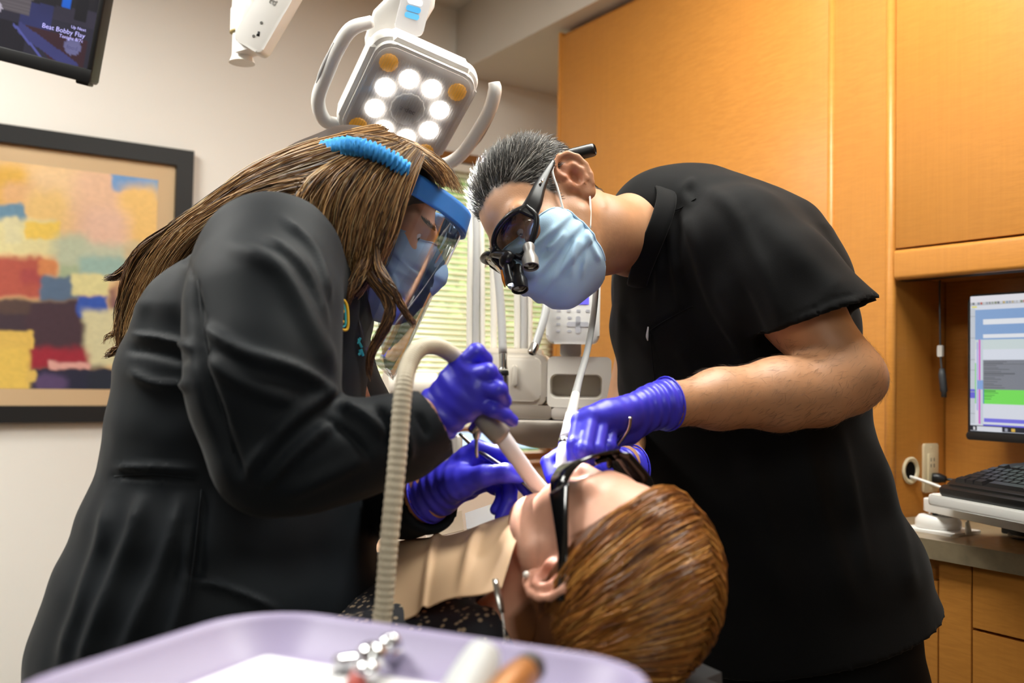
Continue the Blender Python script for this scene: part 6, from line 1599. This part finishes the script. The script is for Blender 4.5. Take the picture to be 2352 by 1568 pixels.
Vt, Ft = tube_data(st_, .0068 * (1 + .0 * np.arange(260)), 12, None, None)
Vt = Vt.reshape(260, 12, 3); cen = st_[:, None]; ph = np.arange(260)[:, None] / 260 * 2 * math.pi * 44
Vt = cen + (Vt - cen) * (1.15 + .38 * np.sin(ph + 1.3 * np.sin(np.arange(12)[None] * 1.7)) + .10 * rng.normal(size=(260, 12)))[..., None] * np.array([1, 1, 1.35])
mesh_obj('ruffled_strap', Vt.reshape(-1, 3), Ft, mat('blue_ruffle', '3E9BE0', .85, var=.15, scale=60), SH)

# ------------------------------------------------------------------ suction hose and tip in her raised hand
RIB = mat('beige_ribbed_hose', 'C6BBA6', .5, var=.05, scale=30)
SU = thing('suction_hose', 'beige ribbed suction hose with a white tip held in the raised gloved hand', 'hose')
hp_ = catmull([P(850, 1560, .98), P(878, 1420, .985), P(893, 1250, .99), P(912, 1060, 1.0), P(926, 900, 1.01), P(940, 835, 1.03), P(965, 800, 1.05), P(1000, 795, 1.075), P(1035, 812, 1.10), P(1062, 842, 1.125), P(1080, 880, 1.135)], 420)
Vt, Ft = tube_data(hp_, .0098, 14); Vt = Vt.reshape(420, 14, 3); Vt = hp_[:, None] + (Vt - hp_[:, None]) * (1 + .045 * np.sin(np.arange(420) * math.pi * .5))[:, None, None]
mesh_obj('ribbed_tube', Vt.reshape(-1, 3), Ft, RIB, SU)
tube('hose_tail', [tuple(P(850, 1560, .98)), tuple(P(815, 1700, .98)), (-.30, 1.05, .55), (-.12, 1.4, .3), (.05, 1.75, .1)], .0098, RIB, SU, n=30, sides=12)
tube('valve_body', [P(1080, 880, 1.135), P(1098, 930, 1.12), P(1120, 968, 1.11), P(1152, 1002, 1.115)], [.011, .012, .0135, .0135], mat('grey_valve', '8E8A84', .4, .2), SU, n=14, sides=16)
tube('suction_tip', [P(1150, 1000, 1.115), P(1180, 1042, 1.125), P(1222, 1100, 1.15), P(1262, 1146, 1.17)], [.0105, .0098, .0094, .0105], mat('white_tip', 'E8E6EA', .35, var=.02), SU, n=18, sides=16)
AWS = thing('air_water_syringe', 'small steel syringe nozzle below the raised gloved hand', 'syringe', Vector(P(1098, 985, 1.13)))
hi = -P(1098, 985, 1.13)
tube('head', [P(1085, 990, 1.135) + hi, P(1100, 972, 1.13) + hi, P(1112, 962, 1.125) + hi], [.007, .008, .005], STEEL, AWS, n=8)
lathe('nut', [(.003, 0), (.0062, .001), (.005, .012), (.0032, .016)], STEEL, AWS, a=P(1096, 978, 1.132) + hi, b=P(1094, 1010, 1.133) + hi, sides=14)
tube('nozzle', [P(1095, 995, 1.133) + hi, P(1094, 1030, 1.135) + hi, P(1096, 1050, 1.14) + hi], .0022, STEEL, AWS, n=8)
MI = thing('dental_instrument', 'thin steel dental instrument held between the fingers of the lower gloved hand', 'instrument')
tube('handle', [P(1056, 996, 1.235), P(1100, 1035, 1.215), P(1145, 1066, 1.20), P(1195, 1100, 1.192)], [.0022, .0036, .0038, .0036], STEEL, MI, n=16, sides=12)
tube('working_end', [P(1195, 1100, 1.192), P(1232, 1134, 1.188), P(1250, 1150, 1.186)], [.0034, .0028, .0014], STEEL, MI, n=8, sides=10)
# ------------------------------------------------------------------ the patient
PC = np.array([.1081, 1.0568, .958]); PR = frame((.018, .364, .931), (.668, -.698, .26)); PS = 1.0
PW = lambda *p: PC + PR @ (np.array(p) * PS)
PT = person('person', 'person lying back in dark glasses, a navy floral top and a paper bib')
S = Solid((-.36, .86, .72), (.26, 1.62, 1.10), .0029)
add_head(S, PC, PR, PS, 1.22, 1.0)
# open mouth
S.ell(PW(0, .098, -.066), (.017, .022, .011), PR, .004, 'cut')
S.chain([PW(0, -.03, -.045), PW(0, -.045, -.10), PW(.0, -.070, -.15)], [.052, .053, .056], .03)
BDx = nrm(np.array([-.52, .854, 0.0])); PLx = nrm(PR[:, 0] * [1, 1, 0]); PLx = nrm(PLx - BDx * (PLx @ BDx)); UPz = np.array([0, 0, 1.0])
nk = np.array([PC[0], PC[1], 0])
def bp(s, l, z): return nk + BDx * s + PLx * l + np.array([0, 0, z])
S.loft([bp(.13, .045, .84), bp(.20, .04, .82), bp(.27, .035, .805), bp(.42, .02, .785), bp(.58, 0.01, .77)], [.05, .07, .14, .15, .14], [.04, .05, .06, .07, .06], PLx, UPz, .03)
V, Q = S.mesh(1)
def p_hair(q):
    x, y, z = np.abs(q[:, 0]), q[:, 1], q[:, 2]
    line = np.interp(y, [-.12, -.06, -.035, -.02, .0, .015, .03, .06, .09], [-.10, -.09, -.05, .03, .03, .02, .062, .086, .098])
    return np.where(x > .084, -1, z - line)
pc_ = skin_cols(V, 'D39E86', PC, PR, PS, p_hair, '6B3E1C')
body = mesh_obj('body', V, Q, SKIN_M('patient_skin'), PT, cols=pc_)
eyes(PC, PR, PS, PT, (0, 1, 0))
# teeth row
tt_ = [PW(.018 * math.sin(a), .066 + .018 * math.cos(a), -.0585) for a in np.linspace(-1.2, 1.2, 9)]
tube('teeth', tt_, .0035, mat('tooth_white', 'EDE6D8', .25), PT, sides=8, n=18)
# hair: cap and strands
S = Solid((-.06, .84, .76), (.30, 1.24, 1.10), .0035)
S.ell(PW(0, -.026, .034), (.0865, .112, .099), PR, 0); S.chain([PW(0, -.07, .0), PW(0, -.10, -.06)], [.075, .045], .03)
S.half(PW(0, .034, .066), PR @ np.array([0, 1.0, -.75])); S.half(PW(0, -.010, -.012), PR @ np.array([0, .72, -.7]))
v_, q_ = S.mesh(2); mesh_obj('hair_underlayer', v_, q_, mat('auburn_under', '5A3214', .5, var=.3, scale=40, stretch=(1, 3, 1)), PT)
n = 4800; k_ = 14
side = np.where(rng.random(n) < .72, 1.0, -1.0); phi = np.radians(rng.uniform(-125, 54, n)); px0 = -.010 + rng.normal(size=n) * .006 + .02 * rng.random(n) * side
el = np.array([.090, .1145, .1015]); ec = np.array([0, -.026, .034])
def proj(p, lift): 
    d = (p - ec) / el; return ec + d / np.linalg.norm(d, axis=1)[:, None] * el * (1 + lift[:, None])
lift = rng.uniform(-.035, .035, n)
p = proj(np.stack([px0, ec[1] + .11 * np.sin(phi), ec[2] + .10 * np.cos(phi)], 1), lift)
C = [p]
for j in range(k_ - 1):
    t_ = j / (k_ - 1)
    d = np.stack([side * (1.0 - .75 * t_), -(.50 + .22 * t_) * np.ones(n), (-.10 - .95 * t_) * np.ones(n)], 1)
    d += .10 * np.stack([vnoise(p * 45 + 3), vnoise(p * 45 + 13), vnoise(p * 45 + 23)], 1)
    d /= np.linalg.norm(d, axis=1)[:, None]
    p = p + d * .0182 * rng.uniform(.9, 1.1, (n, 1)); pr = proj(p, lift + .035 * vnoise(p * np.array([14, 22, 14])))
    inside = (p[:, 2] > -.02)[:, None]; p = np.where(inside, pr, p); C.append(p)
C = np.stack(C, 1); C = PC + C @ PR.T + wander(n, k_, .0022, 1.6)
strands('hair', C, .00095, HAIR_M('patient_hair', .35), PT, shade(n, ['4A270E', '74421A', '9C5F26', 'BF7F38', 'D9A054'], [2, 4, 5, 4, 2]))
# earring
ep = ear_pt(PC, PR, 1.22, 1, .002, -.026, .006); S = Solid(ep - .012, ep + .012, .0012); S.ell(ep, (.0042,) * 3, k=0); v_, q_ = S.mesh(1)
er = mesh_obj('earring', v_, q_, mat('pearl_stud', 'EDE8E2', .15, .3), PT)

# navy floral top
FLO = bpy.data.materials.new('navy_floral_cloth'); FLO.use_nodes = True; _n = FLO.node_tree.nodes; _l = FLO.node_tree.links; _b = _n['Principled BSDF']
_tc = _n.new('ShaderNodeTexCoord'); _vo = _n.new('ShaderNodeTexVoronoi'); _vo.inputs['Scale'].default_value = 105; _l.new(_tc.outputs['Object'], _vo.inputs['Vector'])
_cr = _n.new('ShaderNodeValToRGB'); _cr.color_ramp.elements[0].position = .26; _cr.color_ramp.elements[1].position = .34; _cr.color_ramp.elements[0].color = lin('A08C74') + (1,); _cr.color_ramp.elements[1].color = lin('14141E') + (1,)
_l.new(_vo.outputs['Distance'], _cr.inputs[0]); _l.new(_cr.outputs[0], _b.inputs['Base Color']); _b.inputs['Roughness'].default_value = .75
S = Solid((-.75, .78, .60), (.25, 1.75, 1.02), .006)
S.loft([bp(.09, .05, .84), bp(.19, .045, .818), bp(.42, .02, .79), bp(.58, 0, .775), bp(.72, 0, .765)], [.115, .175, .19, .175, .17], [.066, .080, .092, .09, .09], PLx, UPz, .03)
S.chain([bp(.18, .19, .81), bp(.30, .25, .79), bp(.45, .225, .76)], [.062, .055, .048], .04)
S.chain([bp(.20, -.08, .815), bp(.32, -.21, .79), bp(.45, -.225, .76)], [.062, .055, .048], .04)
S.chain([PW(0, -.02, -.08), PW(0, -.05, -.135)], [.056, .054], .01, 'cut')
v_, q_ = S.mesh(2); N = normals(v_, q_); v_ = v_ + N * (.003 * vnoise(v_ * 16))[:, None]
mesh_obj('floral_top', v_, q_, FLO, PT)
S = Solid((-1.35, .95, .48), (-.1, 2.75, .95), .009)
S.loft([bp(.68, 0, .765), bp(.85, 0, .755), bp(.98, 0, .745)], [.165, .18, .17], [.095, .098, .09], PLx, UPz, .03)
for sg_ in (-1, 1): S.chain([bp(.95, .085 * sg_, .745), bp(1.35, .09 * sg_, .735), bp(1.78, .085 * sg_, .665)], [.088, .068, .05], .04)
v_, q_ = S.mesh(2); mesh_obj('trousers', v_, q_, mat('tan_trousers', 'C9A586', .8, var=.06), PT)
for sg_ in (-1, 1):
    f_ = bp(1.83, .085 * sg_, .66); S = Solid(f_ - .15, f_ + .17, .007); S.cone(f_, f_ + BDx * .03 + [0, 0, .0], .045, .045, .02); S.cone(f_ + BDx * .03, f_ + BDx * .05 + [0, 0, .13], .042, .038, .03)
    v_, q_ = S.mesh(2); mesh_obj('shoe', v_, q_, SHOE, PT)
# hands resting on the lap
for sg_ in (-1, 1):
    w0 = bp(.60, .17 * sg_, .84); fd = nrm(BDx - PLx * .75 * sg_); sd = nrm(np.cross([0, 0, 1.0], fd))
    S = Solid(w0 - .22, w0 + .22, .003); S.chain([bp(.48, .215 * sg_, .775), w0], [.040, .028], .02)
    kn = [w0 + fd * .085 + sd * (.030 - .02 * i) + [0, 0, .012] for i in range(4)]
    for kk in kn: S.cone(w0, kk, .024, .013, .014)
    for i, kk in enumerate(kn): S.chain([kk, kk + fd * .04 + [0, 0, .004], kk + fd * .062 + [0, 0, -.012], kk + fd * .078 + [0, 0, -.026]], [.0105, .0095, .0088, .0078], .003)
    tb_ = 1 if sg_ < 0 else -1
    S.chain([w0 + fd * .02, w0 + fd * .04 - sd * .04 * tb_, w0 + fd * .075 - sd * .052 * tb_], [.02, .0125, .0095], .01)
    v_, q_ = S.mesh(1); mesh_obj('hand', v_, q_, SKIN_M('patient_skin'), PT, cols=skin_cols(v_, 'D39E86'))

# dark wrap-around glasses
GL = thing('dark_glasses', 'black wrap-around protective glasses on the face of the person lying back', 'glasses')
GB = mat('glossy_black', '0A0A0B', .12, spec=.6, var=.05)
gp = [(.082, .060, .004), (.074, .082, .006), (.058, .100, .008), (.034, .113, .008), (.010, .121, .010)]; gp = gp + [(-a, b, c_) for a, b, c_ in gp[::-1]]
pl_ = catmull([PW(*q_) for q_ in gp], 48); hgt = np.interp(np.linspace(0, 1, 48), [0, .08, .25, .45, .5, .55, .75, .92, 1], [.010, .017, .024, .022, .010, .022, .024, .017, .010]); drop = np.interp(np.linspace(0, 1, 48), [0, .2, .5, .8, 1], [0, -.006, .004, -.006, 0])
V = []
for lay in (0, 1):
    for e_ in (-1, 1): V += [pl_[i] + PR[:, 2] * (hgt[i] * e_ * .85 + drop[i]) - PR[:, 1] * .003 * lay for i in range(48)]
Fc = []
for i in range(47): Fc += [(i, i + 1, 49 + i, 48 + i), (96 + i, 144 + i, 145 + i, 97 + i), (48 + i, 49 + i, 145 + i, 144 + i), (i, 96 + i, 97 + i, i + 1)]
Fc += [(0, 48, 144, 96), (47, 143, 191, 95)]
mesh_obj('wrap_lens', V, Fc, GB, GL)
for sg_ in (-1, 1):
    ribbon('temple_arm', [PW(sg_ * .080, .066, .006), PW(sg_ * .087, .035, .016), PW(sg_ * .0925, -.010, .026), PW(sg_ * .0925, -.055, .024)], PR[:, 2], [.030, .022, .013, .010], .004, GB, GL, 22)
tube('nose_bridge', [PW(-.012, .112, -.004), PW(0, .118, .004), PW(.012, .112, -.004)], .0035, GB, GL, n=8, sides=8)

# paper bib
BIB = bpy.data.materials.new('peach_paper'); BIB.use_nodes = True; _n = BIB.node_tree.nodes; _l = BIB.node_tree.links; _b = _n['Principled BSDF']
_b.inputs['Base Color'].default_value = lin('E9C7A0') + (1,); _b.inputs['Roughness'].default_value = .7
_t2 = _n.new('ShaderNodeBsdfTranslucent'); _t2.inputs[0].default_value = lin('F0A860') + (1,); _m2 = _n.new('ShaderNodeMixShader'); _m2.inputs[0].default_value = .25
_l.new(_b.outputs[0], _m2.inputs[1]); _l.new(_t2.outputs[0], _m2.inputs[2]); _l.new(_m2.outputs[0], _n['Material Output'].inputs[0])
cn_ = [P(1240, 1180, 1.16), P(1152, 1345, 1.03), P(868, 1436, 1.12), P(880, 1262, 1.36)]
nu, nv = 70, 120; u, v = np.meshgrid(np.linspace(0, 1, nu), np.linspace(0, 1, nv)); u, v = u.ravel()[:, None], v.ravel()[:, None]
G = (cn_[0] * (1 - u) + cn_[1] * u) * (1 - v) + (cn_[3] * (1 - u) + cn_[2] * u) * v
bulge = (.022 * np.sin(math.pi * np.clip(u * .95 + .05, 0, 1)) * (1 - .3 * v) + .010 * np.exp(-((v - .33) / .04) ** 2) * np.sin(math.pi * u) + .006 * np.exp(-((v - .62) / .03) ** 2)
         + .004 * np.sin(9 * v + 4 * u) + .0006 * np.sin(u * math.pi * 2 * 34))
G[:, 2] += bulge[:, 0]; G[:, 1] -= .2 * bulge[:, 0]
G[:, 2] += (.020 * np.clip(1 - v * 6, 0, 1) * np.clip(1 - u * 1.6, 0, 1))[:, 0]
i_ = np.arange(nu * nv).reshape(nv, nu); Q_ = np.stack([i_[:-1, :-1], i_[:-1, 1:], i_[1:, 1:], i_[1:, :-1]], -1).reshape(-1, 4)
bo = thing('paper_bib', 'peach ribbed paper bib spread over the chest of the person lying back', 'bib')
bs = mesh_obj('bib_sheet', G, Q_, BIB, bo); md = bs.modifiers.new('thick', 'SOLIDIFY'); md.thickness = .0006
# clip and bead chain
cp = thing('bib_chain', 'steel bib clip with a bead chain at the neck of the person lying back', 'chain')
k0 = P(1137, 1330, 1.015); k1 = P(1146, 1372, 1.005); k2 = P(1153, 1408, 1.0)
tube('clip', [k0, k1, k2], [.0032, .0042, .003], STEEL, cp, n=8, sides=8, flat=.45)
cpts = catmull([k2, P(1157, 1435, .995), P(1159, 1465, .992), P(1165, 1500, .992), P(1185, 1540, .995)], 26)
s_ = Solid((-.003,) * 3, (.003,) * 3, .0009); s_.ell((0, 0, 0), (.0016,) * 3, k=0); v_, q_ = s_.mesh(1); b0 = None
for p in cpts:
    if b0 is None: b0 = mesh_obj('bead', v_, q_, STEEL, cp); o = b0
    else: o = b0.copy(); COL.objects.link(o)
    o.matrix_local = Matrix.Translation(Vector(p))
# papers on the lap
def lap(name, pxs, d, m_, label, cat):
    q_ = [P(x, y, d + (1190 - y) * .0022) for x, y in pxs]; n_ = len(q_); V = q_ + [p - np.array([0, 0, .0012]) for p in q_]
    o = mesh_obj(name, V, [tuple(range(n_)), tuple(range(2 * n_ - 1, n_ - 1, -1))] + [(i, n_ + i, n_ + (i + 1) % n_, (i + 1) % n_) for i in range(n_)], m_, None, False); tag(o, label, cat)
lap('napkin', [(1068, 1178), (1150, 1150), (1232, 1162), (1222, 1196), (1150, 1206), (1072, 1214)], 1.50, PAPER, 'white folded napkin on the lap of the person lying back', 'napkin')
lap('paper_packet', [(985, 1200), (1060, 1172), (1066, 1216), (1000, 1232)], 1.50, mat('beige_paper', 'E2CDB2', .8, var=.03), 'beige paper packet beside the white napkin', 'packet')

# the handpiece in the man's hands, and its hose
HD = thing('drill_handpiece', 'white lit drill handpiece with its grey hose held over the open mouth', 'handpiece')
tube('hose', [P(1372, 600, 1.75), P(1366, 700, 1.62), P(1350, 800, 1.48), P(1328, 880, 1.36), P(1310, 960, 1.27), P(1302, 1000, 1.235)], [.0052, .0052, .0052, .0055, .0075, .0085], HOSE, HD, n=30, sides=14)
tube('hose_end', [P(1322, 905, 1.325), P(1310, 960, 1.27), P(1303, 1000, 1.235), P(1300, 1012, 1.228)], [.006, .0078, .009, .0095], CREAM, HD, sides=14)
tube('collar', [P(1300, 1012, 1.228), P(1298, 1024, 1.222)], .0098, STEEL, HD, sides=16)
tube('barrel', [P(1298, 1022, 1.222), P(1294, 1050, 1.205), P(1294, 1085, 1.19), P(1296, 1112, 1.18), P(1286, 1124, 1.178)], [.0085, .0095, .0085, .006, .006], WHITE, HD, n=18, sides=16)
MR = tube('mouth_mirror', [P(1448, 957, 1.225), P(1440, 990, 1.232), P(1400, 1040, 1.245), P(1345, 1080, 1.235), P(1300, 1125, 1.20)], [.0026, .0026, .0026, .002, .0015], STEEL, None, n=24, sides=10); tag(MR, 'thin steel mirror handle whose end sticks out of the gloved fist', 'mirror')
bpy.context.view_layer.update()
